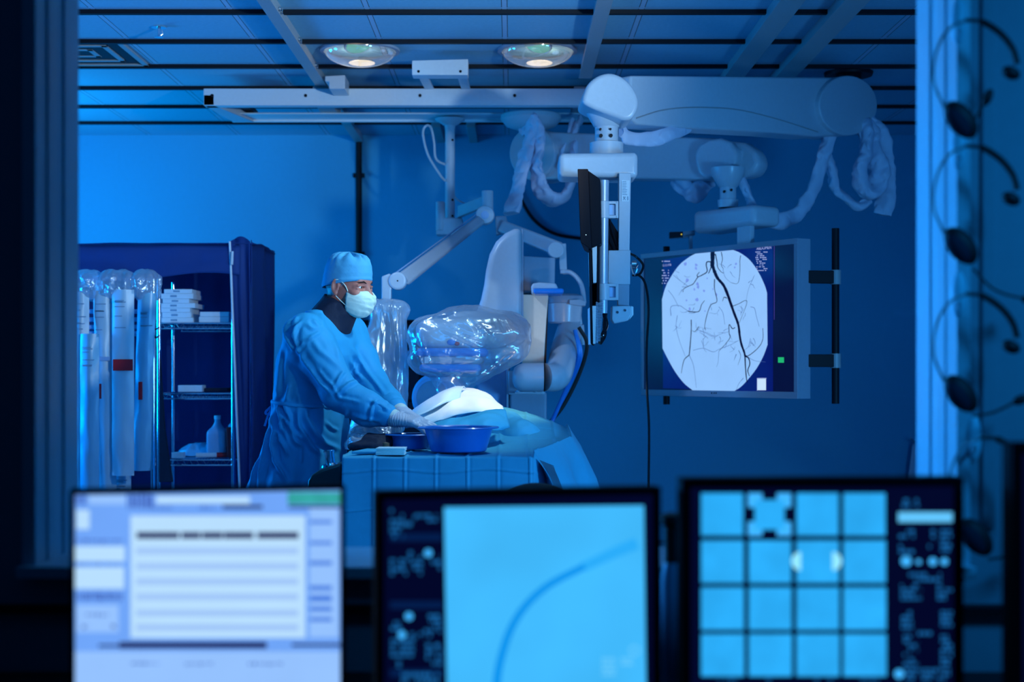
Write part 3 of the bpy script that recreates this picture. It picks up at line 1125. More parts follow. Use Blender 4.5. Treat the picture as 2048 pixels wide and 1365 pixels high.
SLOPE = 0.0
m = MB()
b0, b1 = 0.028, 0.034
outer = [sc(0, 0), sc(SW, 0), sc(SW, SHT), sc(0, SHT)]
m.prism([sc(0, 0, -0.012), sc(SW, 0, -0.012), sc(SW, SHT, -0.012), sc(0, SHT, -0.012)], -SN * (STH - 0.012))
m.prism([sc(0, 0), sc(SW, 0), sc(SW, b1), sc(0, b1)], -SN * 0.02)
m.prism([sc(0, SHT - b0), sc(SW, SHT - b0), sc(SW, SHT), sc(0, SHT)], -SN * 0.02)
m.prism([sc(0, b1), sc(0.02, b1), sc(0.02, SHT - b0), sc(0, SHT - b0)], -SN * 0.02)
m.prism([sc(SW - 0.026, b1), sc(SW, b1), sc(SW, SHT - b0), sc(SW - 0.026, SHT - b0)], -SN * 0.02)
m.build('screen_housing', enamel2, B, bevel=0.002)
scr_dark = emat('screen_dark_blue', (0.001, 0.003, 0.035), 1.0, 0.2, 4, True)
scr_navy = emat('screen_navy', (0.0015, 0.008, 0.16), 0.9, 0.15, 4, True)
scr_pale = emat('angiogram_glow', (0.31, 0.57, 1.0), 1.0, 0.05, 9)
scr_vein = emat('angiogram_vessel', (0.004, 0.008, 0.06), 0.6, 0.2)
scr_vein2 = emat('angiogram_faint_vessel', (0.06, 0.14, 0.42), 0.9, 0.2)
scr_blob = emat('angiogram_blob', (0.20, 0.32, 0.85), 1.0, 0.2, 40)
scr_text = emat('screen_text', (0.45, 0.55, 1.0), 0.9)
scr_box = emat('screen_white_box', (0.62, 0.80, 1.0), 1.0)
dsp = MB().quad(sc(0.02, b1, -0.008), sc(SW - 0.026, b1, -0.008), sc(SW - 0.026, SHT - b0, -0.008), sc(0.02, SHT - b0, -0.008)).build('display', scr_dark, B, smooth=False)


def S(px, py, off=-0.007):
    return ray_hit(px, py, sc(0, 0, off), SN)


m = MB().quad(S(1326, 777, -.0075), S(1546, 785, -.0075), S(1546, 485, -.0075), S(1326, 520, -.0075))
m.build('image_field', scr_navy, dsp, smooth=False)
circ = [(1324, 599), (1331, 575), (1343, 552), (1358, 531), (1372, 519), (1388, 509), (1402, 505), (1462, 499), (1480, 506), (1500, 521), (1517, 545), (1529, 570), (1534, 586), (1535, 690), (1527, 712), (1514, 736), (1498, 757), (1482, 774), (1468, 783), (1385, 781), (1367, 766), (1349, 742), (1334, 715), (1325, 697)]
circ = [(v.x, v.y) for a_, b_ in ((0, 7), (7, 13), (13, 19), (19, 24)) for v in catmull([(x, y, 0) for x, y in circ[a_:b_]], 4)]
MB().add([S(x, y, -.006) for x, y in circ], [tuple(range(len(circ)))]).build('angiogram', scr_pale, dsp, smooth=False)


def ribbon(m, pts, w0, w1, off):
    q = catmull([Vector((x, y, 0)) for x, y in pts], 5)
    n = len(q)
    vv = []
    for i in range(n):
        t = (q[min(n - 1, i + 1)] - q[max(0, i - 1)]).normalized()
        nn = Vector((-t.y, t.x, 0))
        w = (w0 + (w1 - w0) * i / (n - 1)) / 2 * (1 + 0.25 * mnoise.noise(q[i] * 0.31))
        for s in (1, -1):
            v = q[i] + nn * w * s
            vv.append(S(v.x, v.y, off))
    m.add(vv, [(2 * i, 2 * i + 1, 2 * i + 3, 2 * i + 2) for i in range(n - 1)])


def z7(l):
    return [(1240 + x / 2.528, 440 + y / 2.528) for x, y in l]


m = MB()
ribbon(m, z7([(468, 162), (468, 200), (466, 236)]), 8.4, 8.0, -.005)
for pts, a, b_ in (
        ([(466, 225), (478, 262), (494, 296), (524, 332), (545, 380), (562, 430), (580, 480), (598, 530), (606, 590), (614, 630), (628, 670), (632, 690)], 6.5, 3.6),
        ([(632, 690), (634, 740), (638, 790), (642, 822)], 2.6, 1.6),
        ([(632, 690), (650, 700), (656, 730), (646, 762), (654, 790)], 2.6, 1.4),
        ([(470, 215), (442, 212), (436, 230), (440, 262), (410, 282), (392, 292), (370, 324), (345, 336), (322, 350), (318, 366)], 2.4, 1.0),
        ([(394, 290), (390, 280), (402, 264)], 2.0, 1.0),
        ([(462, 236), (452, 262), (446, 272)], 2.2, 1.0),
        ([(482, 172), (490, 210), (494, 240), (510, 262), (524, 270)], 2.0, 0.9),
        ([(478, 300), (478, 350), (490, 412), (460, 430), (440, 480), (428, 540), (434, 556)], 1.7, 0.9),
        ([(344, 462), (368, 466), (400, 462), (412, 430), (428, 408)], 2.2, 0.9),
        ([(360, 505), (360, 560), (356, 620), (350, 684)], 1.8, 1.8),
        ([(350, 684), (326, 706), (316, 740), (310, 776)], 1.8, 0.8),
        ([(582, 545), (568, 550), (552, 530), (552, 575), (556, 596), (530, 632), (500, 664)], 1.8, 0.8),
        ([(632, 686), (652, 686), (700, 646), (722, 604), (722, 548)], 1.6, 0.9),
        ([(512, 162), (518, 200), (512, 228), (524, 250)], 1.5, 0.8),
        ([(610, 180), (606, 210), (606, 262), (596, 320), (560, 318)], 1.3, 0.6),
        ([(540, 396), (526, 392), (518, 412)], 2.0, 0.7),
        ([(562, 440), (602, 424), (634, 408), (640, 426), (604, 520)], 1.3, 0.6),
        ([(600, 660), (610, 690), (596, 735)], 1.0, 0.5),
        ([(398, 540), (388, 556), (376, 566), (366, 560)], 1.5, 0.7)):
    ribbon(m, z7(pts), a, b_, -.005)
m.build('vessel', scr_vein, dsp, smooth=False)
m = MB()
for pts, a, b_ in (
        ([(258, 486), (258, 440), (300, 434), (330, 452), (350, 466)], 1.1, 0.8),
        ([(244, 356), (270, 390), (296, 440)], 0.9, 0.6), ([(270, 280), (310, 312), (345, 336)], 0.8, 0.7),
        ([(290, 482), (284, 540), (300, 610), (330, 690)], 0.9, 0.6), ([(350, 684), (372, 740), (386, 850)], 1.0, 0.5),
        ([(500, 440), (520, 470), (530, 530)], 1.0, 0.6), ([(430, 570), (470, 590), (520, 574)], 0.8, 0.5),
        ([(370, 660), (420, 650), (470, 668), (500, 655), (560, 632), (600, 610)], 0.9, 0.7),
        ([(640, 690), (680, 712), (736, 720)], 0.8, 0.5), ([(624, 800), (600, 830), (588, 862)], 1.0, 0.5),
        ([(660, 440), (680, 448), (690, 490), (704, 540)], 1.1, 0.6), ([(680, 280), (650, 350), (636, 420)], 0.6, 0.4),
        ([(400, 560), (424, 570), (424, 590)], 1.2, 0.6), ([(520, 250), (532, 290), (560, 318)], 0.8, 0.5),
        ([(500, 664), (496, 720), (488, 744)], 0.8, 0.4), ([(420, 600), (424, 650), (438, 670)], 0.8, 0.5),
        ([(660, 600), (650, 640), (628, 660)], 0.9, 0.5), ([(588, 680), (576, 712)], 1.4, 0.5)):
    ribbon(m, z7(pts), a, b_, -.0053)
rv = random.Random(12)
for x0_, y0_, n_ in ((300, 260, 3), (330, 330, 4), (360, 440, 4), (410, 560, 6), (430, 600, 4), (500, 600, 5), (530, 570, 4), (560, 640, 4), (610, 470, 4), (650, 620, 4), (480, 470, 3), (300, 520, 3), (640, 300, 2), (540, 250, 3)):
    for k in range(n_):
        x_, y_ = x0_ + rv.uniform(-25, 25), y0_ + rv.uniform(-25, 25)
        a_ = rv.uniform(0, 6.28)
        pts = []
        for q in range(5):
            pts.append((x_, y_))
            a_ += rv.uniform(-.7, .7)
            st_ = rv.uniform(6, 13)
            x_, y_ = x_ + st_ * math.cos(a_), y_ + st_ * math.sin(a_)
        ribbon(m, z7(pts), rv.uniform(.5, 1.1), 0.35, -.0053)
m.build('faint_vessel', scr_vein2, dsp, smooth=False)
m = MB()
rb = random.Random(5)
for x, y, r in ((330, 222, 4), (385, 228, 4), (384, 244, 4), (340, 306, 4.5), (392, 322, 4), (395, 340, 4.5), (376, 352, 3), (424, 360, 3.4), (388, 404, 4.4), (336, 408, 2.6), (352, 452, 4), (488, 378, 3), (430, 462, 2), (586, 224, 3), (580, 240, 2.6), (440, 296, 2), (470, 350, 2)):
    c = z7([(x, y)])[0]
    pts = []
    for k in range(9):
        a = 2 * math.pi * k / 9
        rr = r * rb.uniform(0.55, 1.1)
        pts.append(S(c[0] + rr * .8 * math.cos(a), c[1] + rr * math.sin(a), -.0056))
    m.add(pts, [tuple(range(9))])
m.build('contrast_blob', scr_blob, dsp, smooth=False)
m = MB()
m.quad(S(1514, 781, -.006), S(1532, 781, -.006), S(1532, 758, -.006), S(1514, 758, -.006))
m.build('grey_patch', scr_box, dsp, smooth=False)
m = MB()
for a, b_ in (((1514, 756.5), (1533, 757.5)), ((1514, 757), (1515, 782))):
    m.quad(S(a[0], a[1], -.006), S(b_[0], a[1], -.006), S(b_[0], b_[1], -.006), S(a[0], b_[1], -.006))
m.quad(S(1327, 613), S(1330, 613), S(1330, 602), S(1327, 602))
m.each('patch_frame', scr_text, dsp, smooth=False)


def flat_text(s, org, ux, uz, size, name, m, parent):
    cu = bpy.data.curves.new('t', 'FONT')
    cu.body = s
    cu.size = 1.0
    ob = bpy.data.objects.new('t', cu)
    C.objects.link(ob)
    dg = bpy.context.evaluated_depsgraph_get()
    me = bpy.data.meshes.new_from_object(ob.evaluated_get(dg))
    bpy.data.objects.remove(ob)
    mb = MB()
    vv = [org + ux * (v.co.x * size) + uz * (v.co.y * size) for v in me.vertices]
    mb.v, mb.f = vv, [list(p.vertices) for p in me.polygons]
    mb.mi = [0] * len(mb.f)
    return mb.build(name, m, parent, smooth=False)


UZ = Vector((0, 0, 1))
flat_text('ABDOMEN', S(1513, 500.5, -.006), SE, UZ, 0.022, 'caption', scr_text, dsp)
flat_text('12.12.1978', S(1324.5, 533.5, -.006), SE, UZ, 0.017, 'caption', scr_text, dsp)
m = MB()
rt = random.Random(9)


def dashes(m, x, y, w, h, n=6, f=S, fill=0.75, off=-.006):
    cx = x
    while cx < x + w:
        dw = rt.uniform(1.0, 2.6)
        if rt.random() < fill:
            m.quad(f(cx, y + h, off), f(cx + dw, y + h, off), f(cx + dw, y, off), f(cx, y, off))
        cx += dw + 0.7


dashes(m, 1324, 522, 16, 2.0)
m.build('text_block', scr_text, dsp, smooth=False)
m = MB()
for k in range(6):
    dashes(m, 1324, 540 + k * 5.2, 14, 2, fill=.55)
m.build('text_block', scr_text, dsp, smooth=False)
m = MB()
for k in range(11):
    dashes(m, 1511 + (k % 3), 503.5 + k * 3.7, 22 - (k % 3) * 2, 1.8, fill=.6)
m.build('text_block', scr_text, dsp, smooth=False)
dashes2 = MB().quad(S(1548, 640), S(1549, 640), S(1549, 487), S(1548, 487)).build('screen_edge_line', emat('violet_line', (0.12, 0.08, 0.6), 0.6), dsp, smooth=False)
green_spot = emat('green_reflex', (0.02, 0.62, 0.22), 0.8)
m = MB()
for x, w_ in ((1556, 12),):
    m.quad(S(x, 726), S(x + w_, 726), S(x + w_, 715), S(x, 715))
m.build('green_reflection', green_spot, dsp, smooth=False)  # glowing patch paints a green reflection on the screen glass
m = MB()
for px in (1422, 1427, 1431):
    m.quad(S(px, 788, .0005), S(px + 2.5, 788, .0005), S(px + 2.5, 785.5, .0005), S(px, 785.5, .0005))
m.each('maker_mark', darkmetal, B, smooth=False)
# bracket under the crossbar, handle poles on both sides, camera on top
MB().prism([sc(0.76, SHT - 0.01, -0.02), sc(0.86, SHT - 0.01, -0.02), sc(0.86, SHT + 0.12, -0.02), sc(0.76, SHT + 0.12, -0.02)], -SN * 0.03).build('hanger_plate', enamel, B, bevel=0.003)
for side, px in ((1, 1671), (0, 1333)):
    if side:
        pc = P(px, 640, 7.3)
        z0, z1 = 1.2 - (808 - 740) * 7.3 / F, 1.2 + (740 - 457) * 7.3 / F
        arms = ((1.2 + (740 - 555) * 7.3 / F), (1.2 + (740 - 722) * 7.3 / F))
        att = sc(SW - 0.02, 0, -STH + 0.01)
    else:
        pc = P(1333, 640, 8.35)
        z0, z1 = 1.0, 1.91
        arms = (1.65, 1.25)
        att = sc(0.1, 0, -STH + 0.01)
    MB().cyl((pc.x, pc.y, z0), (pc.x, pc.y, z1), 0.019, seg=18).build('side_handle', darkmetal, B)
    for z in arms:
        m = MB()
        a, b_ = Vector((att.x, att.y, z)), Vector((pc.x, pc.y, z))
        dr = (b_ - a).normalized()
        pr = Vector((-dr.y, dr.x, 0)) * 0.02
        m.prism([a - pr + Vector((0, 0, -.032)), a + pr + Vector((0, 0, -.032)), a + pr + Vector((0, 0, .032)), a - pr + Vector((0, 0, .032))], b_ - a)
        m.build('handle_bracket', darkmetal, B, bevel=0.003)
        MB().cyl((pc.x, pc.y, z - 0.036), (pc.x, pc.y, z + 0.036), 0.027, seg=18).build('handle_clamp', grayrail, B)
m = MB()
m.prism([P(1340, 464, 7.95), P(1372, 463, 7.95), P(1390, 461, 8.1), P(1390, 470, 8.1), P(1372, 475, 7.95), P(1340, 477, 7.95)], (0, 0.05, 0))
m.bounds(P(1378, 472, 8.0), P(1384, 500, 8.03))
m.build('camera_bracket', enamel2, B, bevel=0.003)
MB().prism([P(1339, 464.5, 7.94), P(1366, 463.5, 7.94), P(1366, 475, 7.94), P(1339, 477, 7.94)], (0, 0.03, 0)).build('sensor_camera', blackgl, B, bevel=0.002)
MB().ball(P(1363, 469, 7.935), 0.004, 10, 8).build('sensor_light', emat('amber_glow', (0.9, 0.7, 0.1), 0.8), B)
sleeve([P(1040, 262, 8.42), P(1052, 245, 8.34), P(1060, 268, 8.30), P(1044, 330, 8.27), P(1030, 390, 8.24), P(1020, 428, 8.22)], [0.04, 0.045, 0.06, 0.072, 0.078, 0.078], 1, (1, .35), .25).build('cable_sleeve', sleeve_m, B)
sleeve([P(1062, 240, 8.30), P(1072, 262, 8.26), P(1074, 300, 8.24), P(1072, 350, 8.22), P(1082, 385, 8.22), P(1105, 402, 8.24), P(1128, 392, 8.26), P(1142, 355, 8.28), P(1146, 300, 8.32), P(1150, 262, 8.36), P(1160, 240, 8.42)], [0.055, 0.055, 0.055, 0.06, 0.066, 0.07, 0.065, 0.06, 0.055, 0.048, 0.04], 2, (1, .4), .3).build('cable_sleeve', sleeve_m, B)
sleeve([P(1148, 245, 8.42), P(1140, 280, 8.37), P(1128, 310, 8.37), P(1122, 340, 8.37)], 0.045, 8, (1, .4), .2).build('cable_sleeve', sleeve_m, B)
sleeve([P(1350, 362, 8.1), P(1366, 372, 8.05), P(1385, 388, 8.0), P(1400, 376, 8.0), P(1412, 362, 7.95)], 0.05, 21, (1, .5), .5).build('cable_sleeve', sleeve_m, B)
sleeve([P(1480, 360, 7.78), P(1490, 385, 7.78), P(1502, 412, 7.8)], 0.04, 23, (1, .5), .3).build('cable_sleeve', sleeve_m, B)
sleeve([P(1538, 440, 7.72), P(1562, 444, 7.75), P(1590, 432, 7.8), P(1612, 402, 7.85), P(1630, 365, 7.9), P(1642, 325, 7.9), P(1655, 285, 7.86), P(1662, 255, 7.84)], 0.042, 25, (1, .6), .35).build('cable_sleeve', sleeve_m, B)
sleeve([P(1650, 258, 7.86), P(1650, 300, 7.95), P(1656, 330, 7.98), P(1668, 370, 8.0), P(1690, 400, 8.0), P(1715, 412, 8.0), P(1735, 400, 8.0)], 0.04, 27, (1, .6), .4).build('cable_sleeve', sleeve_m, A)

# ------------------------------------------------------------------ ceiling pole with the bagged radiation shield
SHD = thing('radiation_shield_arm', 'white ceiling pole and spring arm holding the bagged shield behind the surgeon', 'shield arm', (-0.37, 8.6, CEIL))
pt = P(900, 246, 8.6)
MB().lathe((pt.x, pt.y, 2.687), [(0.0, 0.0), (0.09, 0.0), (0.085, -0.008), (0.032, -0.04), (0.03, -0.06), (0.0, -0.06)], 30).build('pole_flange', enamel, SHD)
MB().cyl((pt.x, pt.y, P(0, 452, 8.6).z), (pt.x, pt.y, 2.66), 0.029, seg=24).build('pole', enamel, SHD)
m = MB()
for y in (280, 400, 432):
    v = P(905, y, 8.572)
    m.cyl(v, v + Vector((0, 0.01, 0)), 0.007, seg=10)
m.each('set_screw', darkmetal, SHD)
MB().tube(catmull([P(891, 330, 8.6), P(872, 318, 8.55), P(868, 285, 8.55), P(862, 256, 8.55), P(852, 252, 8.55), P(846, 268, 8.55), P(856, 310, 8.55), P(880, 350, 8.55), P(890, 362, 8.58)], 8), 0.007, 8).build('cord_loop', enamel, SHD)
MB().tube(catmull([P(905, 385, 8.62), P(915, 400, 8.7), P(940, 412, 8.8), P(948, 422, 8.8)], 6), 0.005, 8).build('cord', enamel, SHD)
m = MB().cyl(P(881, 404, 8.52), P(881, 462, 8.52), 0.028, seg=20)
m.prism([P(872, 436, 8.5), P(925, 436, 8.5), P(925, 470, 8.5), P(872, 470, 8.5)], (0, 0.12, 0))
m.build('pole_bracket', enamel, SHD, bevel=0.006)
m = MB().prism([P(915, 412, 8.48), P(970, 391, 8.2), P(985, 392, 8.1), P(985, 412, 8.1), P(972, 412, 8.2), P(930, 430, 8.48), P(915, 436, 8.48)], (0, 0.07, 0))
m.cyl(P(975, 382, 8.06), P(975, 440, 8.06), 0.032, seg=22)
m.build('upper_link', enamel, SHD, bevel=0.004)
m = MB().lathe(P(970, 430, 8.0), [(0, -0.01), (0.048, -0.01), (0.052, 0.0), (0.052, 0.05), (0, 0.05)], 28, (0, 1, 0))
m.build('arm_joint', enamel, SHD)
MB().lathe(P(970, 430, 7.985), [(0, 0), (0.022, 0.0), (0.022, 0.004), (0, 0.006)], 24, (0, 1, 0)).build('joint_cap', paleblue, SHD)
a, b_ = P(962, 436, 7.98), P(803, 560, 6.95)
dr = (b_ - a)
nrm = Vector((dr.x, 0, dr.z)).normalized()
per = Vector((-nrm.z, 0, nrm.x)) * 0.034
m = MB().prism([a + per, b_ + per * 1.15, b_ - per * 1.1, a - per * 0.7], (0, 0.06, 0))
m.build('spring_arm', enamel, SHD, bevel=0.014, seg=4)
m = MB().prism([a - per * 0.9 + Vector((0, .01, 0)), b_ - per * 1.25 + Vector((0, .01, 0)), b_ - per * 1.45 + Vector((0, .01, 0)), a - per * 1.1 + Vector((0, .01, 0))], (0, 0.04, 0))
m.build('arm_underside', paleblue, SHD, bevel=0.004)
m = MB().lathe(P(795, 562, 6.92), [(0, -0.006), (0.038, -0.006), (0.042, 0.0), (0.042, 0.07), (0, 0.07)], 28, (0, 1, 0))
m.prism([P(763, 553, 6.93), P(779, 547, 6.93), P(793, 560, 6.93), P(782, 580, 6.93), P(782, 622, 6.93), P(763, 622, 6.93)], (0, 0.055, 0))
m.build('wrist', enamel, SHD, bevel=0.006)
v = P(795, 562, 6.912)
MB().cyl(v, v + Vector((0, .01, 0)), 0.004, seg=8).build('pin', darkmetal, SHD)
MB().prism([P(738, 625, 6.88), P(797, 622, 6.88), P(801, 760, 6.88), P(797, 850, 6.88), P(733, 858, 6.88), P(730, 740, 6.88)], (0, 0.015, 0)).build('shield_panel', acrylic, SHD, bevel=0.004)
kn = P(796, 777, 6.87)
m = MB().lathe(kn, [(0, -0.02), (0.03, -0.018), (0.034, 0.0), (0.03, 0.012), (0, 0.012)], 24, (0, 1, 0))
m.build('clamp_knob', enamel, SHD)
m = MB()
for dx in (-.012, 0, .012):
    m.ball(kn + Vector((dx + .004, -0.021, 0)), 0.003, 8, 6)
m.each('knob_dot', darkmetal, SHD)
m = MB().tube([P(799, 630, 6.86), P(803, 690, 6.86), P(804, 770, 6.86), P(799, 850, 6.86)], 0.006, 8)
m.build('edge_rod', chrome, SHD)


def wrinkle(V, N, a1, s1, a2, s2, st=(1, 1, 1)):
    r = 1 - 2 * np.abs(nz3(V, s1, 3.1, st))
    r2 = 1 - 2 * np.abs(nz3(V, s2, 8.4, st))
    return V + N * (a1 * r + a2 * r2)[:, None]


# clear plastic cover over the shield
f = Field(np.arange(-0.80, -0.36, 0.007), np.arange(6.72, 7.08, 0.007), np.arange(0.78, 1.62, 0.008))
c0 = P(769, 740, 6.89)
f.ell((c0.x, 6.89, c0.z), (0.104, 0.065, 0.31), p=5, k=0.03)
f.cone(P(752, 620, 6.89), P(805, 620, 6.89), 0.03, 0.02, k=0.04)
f.cone(P(728, 700, 6.88), P(722, 740, 6.88), 0.03, 0.03, k=0.05)
f.cone(P(728, 845, 6.88), P(722, 880, 6.85), 0.05, 0.06, k=0.05)
f.ell(P(729, 640, 6.89), (0.03, 0.08, 0.06), k=0.04, op='sub')
V, Q = f.mesh()
V = np_smooth(V, Q, 2)
N = np_normals(V, Q)
V = wrinkle(V, N, 0.007, 9, 0.004, 24, (1.6, 1, 0.45))
tag(mesh_np(V, Q, 'shield_cover', film_tall), 'tall clear crinkled plastic bag over the shield, right of the surgeon\'s mask', 'plastic cover')

tag(MB().tube(catmull([P(1036, 380, 10.19), P(1045, 405, 10.185), P(1070, 442, 10.185), P(1110, 468, 10.185), P(1165, 478, 10.19)], 8), 0.012, 8).build('wall_cable', darkmetal), 'dark cable sagging across the back wall above the scanner', 'cable')

# ------------------------------------------------------------------ surgical lamp on its own spring arm
LMP = thing('surgical_lamp', 'drum-shaped white surgical lamp on a spring arm behind the gantry', 'lamp', (0.25, 8.0, 1.5))
m = MB().prism([P(990, 432, 8.05), P(1012, 432, 8.05), P(1020, 462, 8.05), P(992, 470, 8.05)], (0, 0.08, 0))
m.build('arm_bracket', enamel2, LMP, bevel=0.008)
a, b_ = P(1000, 452, 8.02), P(1120, 500, 7.7)
dr = (b_ - a)
nrm = Vector((dr.x, 0, dr.z)).normalized()
per = Vector((-nrm.z, 0, nrm.x)) * 0.042
MB().prism([a + per * .9, b_ + per, b_ - per * .9, a - per * .8], (0, 0.07, 0)).build('spring_arm', enamel, LMP, bevel=0.012, seg=4)
m = MB().lathe(P(1112, 500, 7.67), [(0, -0.005), (0.04, -0.005), (0.044, 0), (0.044, 0.08), (0, 0.08)], 24, (0, 1, 0))
m.prism([P(1117, 488, 7.69), P(1132, 487, 7.69), P(1134, 540, 7.69), P(1120, 540, 7.69)], (0, 0.05, 0))
m.cyl(P(1127, 538, 7.71), P(1127, 548, 7.71), 0.018, seg=14)
m.build('wrist', enamel, LMP, bevel=0.005)
MB().tube(catmull([P(1127, 545, 7.71), P(1140, 545, 7.68), P(1154, 556, 7.66), P(1164, 575, 7.64), P(1168, 606, 7.62)], 8), 0.0125, 12).build('yoke', enamel, LMP)
hc = P(1129, 620, 7.62)
MB().lathe(hc, [(0, -0.072), (0.075, -0.072), (0.086, -0.064), (0.094, 0.02), (0.094, 0.032)], 40).build('lamp_head', enamel, LMP)
MB().lathe(hc, [(0.09, 0.03), (0.1, 0.034), (0.104, 0.05), (0.098, 0.07), (0.07, 0.082), (0, 0.085)], 40).build('lid', enamel2, LMP)
MB().prism([P(1139, 600, 7.5), P(1160, 599, 7.5), P(1172, 604, 7.5), P(1171, 612, 7.5), P(1160, 612, 7.5), P(1139, 609, 7.5)], (0, 0.1, 0)).build('lamp_latch', enamel, LMP, bevel=0.003)
m = MB().cyl(P(1157, 612, 7.6), P(1166, 690, 7.62), 0.009, seg=10)
m.cyl(P(1162, 650, 7.6), P(1165, 685, 7.62), 0.015, seg=12)
m.build('handle_rod', enamel, LMP)

# ------------------------------------------------------------------ angiography scanner (gantry, detector, elbow)
G = thing('angiography_scanner', 'white C-arm X-ray scanner with blue-banded detector beyond the patient', 'scanner', (0.1, 7.3, 0))
fin = [(1044, 455), (1028, 457), (1010, 466), (992, 483), (979, 508), (972, 540), (968, 570), (962, 598), (954, 622), (952, 640), (952, 720), (1044, 720)]
MB().pprism(fin, 7.05, 0.30).build('arc_housing', enamel, G, bevel=0.03, seg=6)
MB().pprism([(1043, 457), (1047, 459), (1047, 720), (1043, 720)], 7.07, 0.30).build('arc_edge', enamel2, G, bevel=0.003)
MB().pprism([(1046, 512), (1111, 516), (1109, 588), (1046, 588)], 7.2, 0.3).build('side_housing', enamel2, G, bevel=0.006)
MB().pprism([(1044, 589), (1097, 591), (1093, 640), (1090, 690), (1087, 740), (1096, 765), (1044, 765)], 7.12, 0.16).build('front_panel', beige, G, bevel=0.004)
MB().pprism([(1094, 600), (1097, 600), (1092, 735), (1086, 735), (1090, 690)], 7.14, 0.14).build('panel_edge', darkmetal, G)
MB().pprism([(1062, 573), (1066, 567), (1078, 565), (1112, 567), (1118, 580), (1118, 588), (1064, 588)], 6.98, 0.22).build('grip', enamel, G, bevel=0.012, seg=4)
MB().pprism([(1066, 577), (1128, 577), (1127, 588), (1068, 588)], 6.96, 0.22).build('grip_bumper', bluepl, G, bevel=0.01, seg=4)
# lower stand
s0 = P(1020, 785, 7.1)
s1 = P(1093, 785, 7.1)
MB().bounds((s0.x, 7.08, 0.0), (s1.x, 7.45, s0.z)).build('stand', enamel2, G, bevel=0.01)
MB().pprism([(1016, 742), (1090, 742), (1090, 790), (1016, 790)], 7.06, 0.3).build('stand_collar', enamel, G, bevel=0.008)
for y in (748, 786):
    m = MB().pprism([(1030, y - 2), (1085, y - 2), (1085, y + 2), (1030, y + 2)], 6.98, 0.1)
    m.build('clamp_strip', enamel, G, bevel=0.002)
    for px in (1036, 1071):
        v = P(px, y - 3, 6.975)
        MB().ball(v, (0.009, 0.009, 0.007), 12, 8).build('bolt', enamel, G)
MB().pprism([(952, 715), (1020, 715), (1020, 880), (966, 880), (952, 820)], 7.16, 0.25).build('lower_arc', paleblue, G, bevel=0.02)
MB().pprism([(1013, 735), (1019, 735), (1019, 880), (1013, 880)], 7.1, 0.2).build('cover_rib', enamel, G, bevel=0.003)
# elbow
c0, c1 = P(1036, 755, 6.93), P(1088, 755, 6.93)
m = MB()
m.tube([c0 + Vector((-0.026, 0, 0)), c0 + Vector((-0.018, 0, 0)), c0, c0 + Vector((0.03, 0, 0)), c1], [0.02, 0.045, 0.06, 0.068, 0.068], 28)
m.build('elbow_motor', enamel, G)
m = MB().tube(catmull([P(1089, 755, 6.93), P(1112, 754, 6.97), P(1122, 733, 7.1), P(1127, 705, 7.3), P(1134, 678, 7.5), P(1140, 660, 7.62)], 8), 0.067, 26)
m.build('elbow_arm', enamel, G)
MB().cyl(P(1087.5, 755, 6.93), P(1089.5, 755, 6.93), 0.0695, seg=28).build('elbow_ring', darkmetal, G)
m = MB()
for k, (r, col) in enumerate(((0.011, 0), (0.009, 0))):
    m.tube(catmull([P(1150, 660, 7.25), P(1158 + 4 * k, 710, 7.25), P(1140 + 4 * k, 760, 7.3), P(1110, 830, 7.3), P(1094, 862, 7.2)], 8), r, 10)
m.each('hose', bluepl, G)
MB().tube(catmull([P(1158, 655, 7.3), P(1174, 690, 7.32), P(1160, 745, 7.35), P(1128, 810, 7.35), P(1096, 850, 7.3), P(1090, 860, 7.2)], 8), 0.010, 10).build('hose', rubber, G)
# detector head
DC = P(905, 685, 6.82)
f = Field(np.arange(-0.52, 0.12, 0.009), np.arange(6.55, 7.15, 0.009), np.arange(1.1, 1.52, 0.009))
f.ell((DC.x, 6.82, P(0, 670, 6.82).z), (0.17, 0.16, 0.075), p=4, k=0.02)
f.cone(P(930, 655, 6.85), P(1020, 660, 6.98), 0.075, 0.09, k=0.06)
V, Q = f.mesh()
mesh_np(np_smooth(V, Q, 2), Q, 'detector_head', enamel, G)


def slab(pxl, pxr, y0, y1, name, m, grow=1.0):
    a, b_ = P(pxl, y0, 6.65), P(pxr, y1, 6.65)
    MB().bounds((a.x, 6.65, b_.z), (b_.x, 6.65 + (b_.x - a.x) * 0.95, a.z)).build(name, m, G, bevel=0.022, seg=5)


slab(832, 976, 696, 714, 'detector_band', bluepl)
slab(840, 966, 713, 729, 'detector_body', enamel2)
slab(838, 962, 728, 745, 'detector_face', bluepl)
MB().ball(P(903, 685, 6.665), (0.022, 0.014, 0.014), 20, 12).build('button', bluepl, G)
v = P(914, 688, 6.662)
MB().ball(v, (0.012, 0.01, 0.01), 16, 10).build('red_button', red_m, G)
MB().pprism([(849, 714), (857, 714), (857, 727), (849, 727)], 6.645, 0.006).build('detector_label', paper, G, bevel=0.001)
tc_ = P(864, 797, 7.05)
ax = Vector((-0.35, -0.9, 0.0)).normalized()
MB().lathe(tc_, [(0, 0.0), (0.10, 0.0), (0.118, -0.02), (0.12, -0.12), (0, -0.12)], 44, ax).build('tube_cover', paleblue, G)
MB().lathe(tc_ + Vector((0.004, 0, 0)), [(0, 0.004), (0.085, 0.004), (0.088, -0.004)], 44, ax).build('tube_disc', enamel2, G)
MB().bounds(P(842, 850, 7.2), P(1000, 880, 7.5)).build('tube_base', enamel2, G, bevel=0.01)
MB().bounds((P(842, 860, 7.2).x, 7.15, 0.0), (P(900, 860, 7.2).x, 7.6, 0.9)).build('tube_foot', enamel2, G, bevel=0.01)
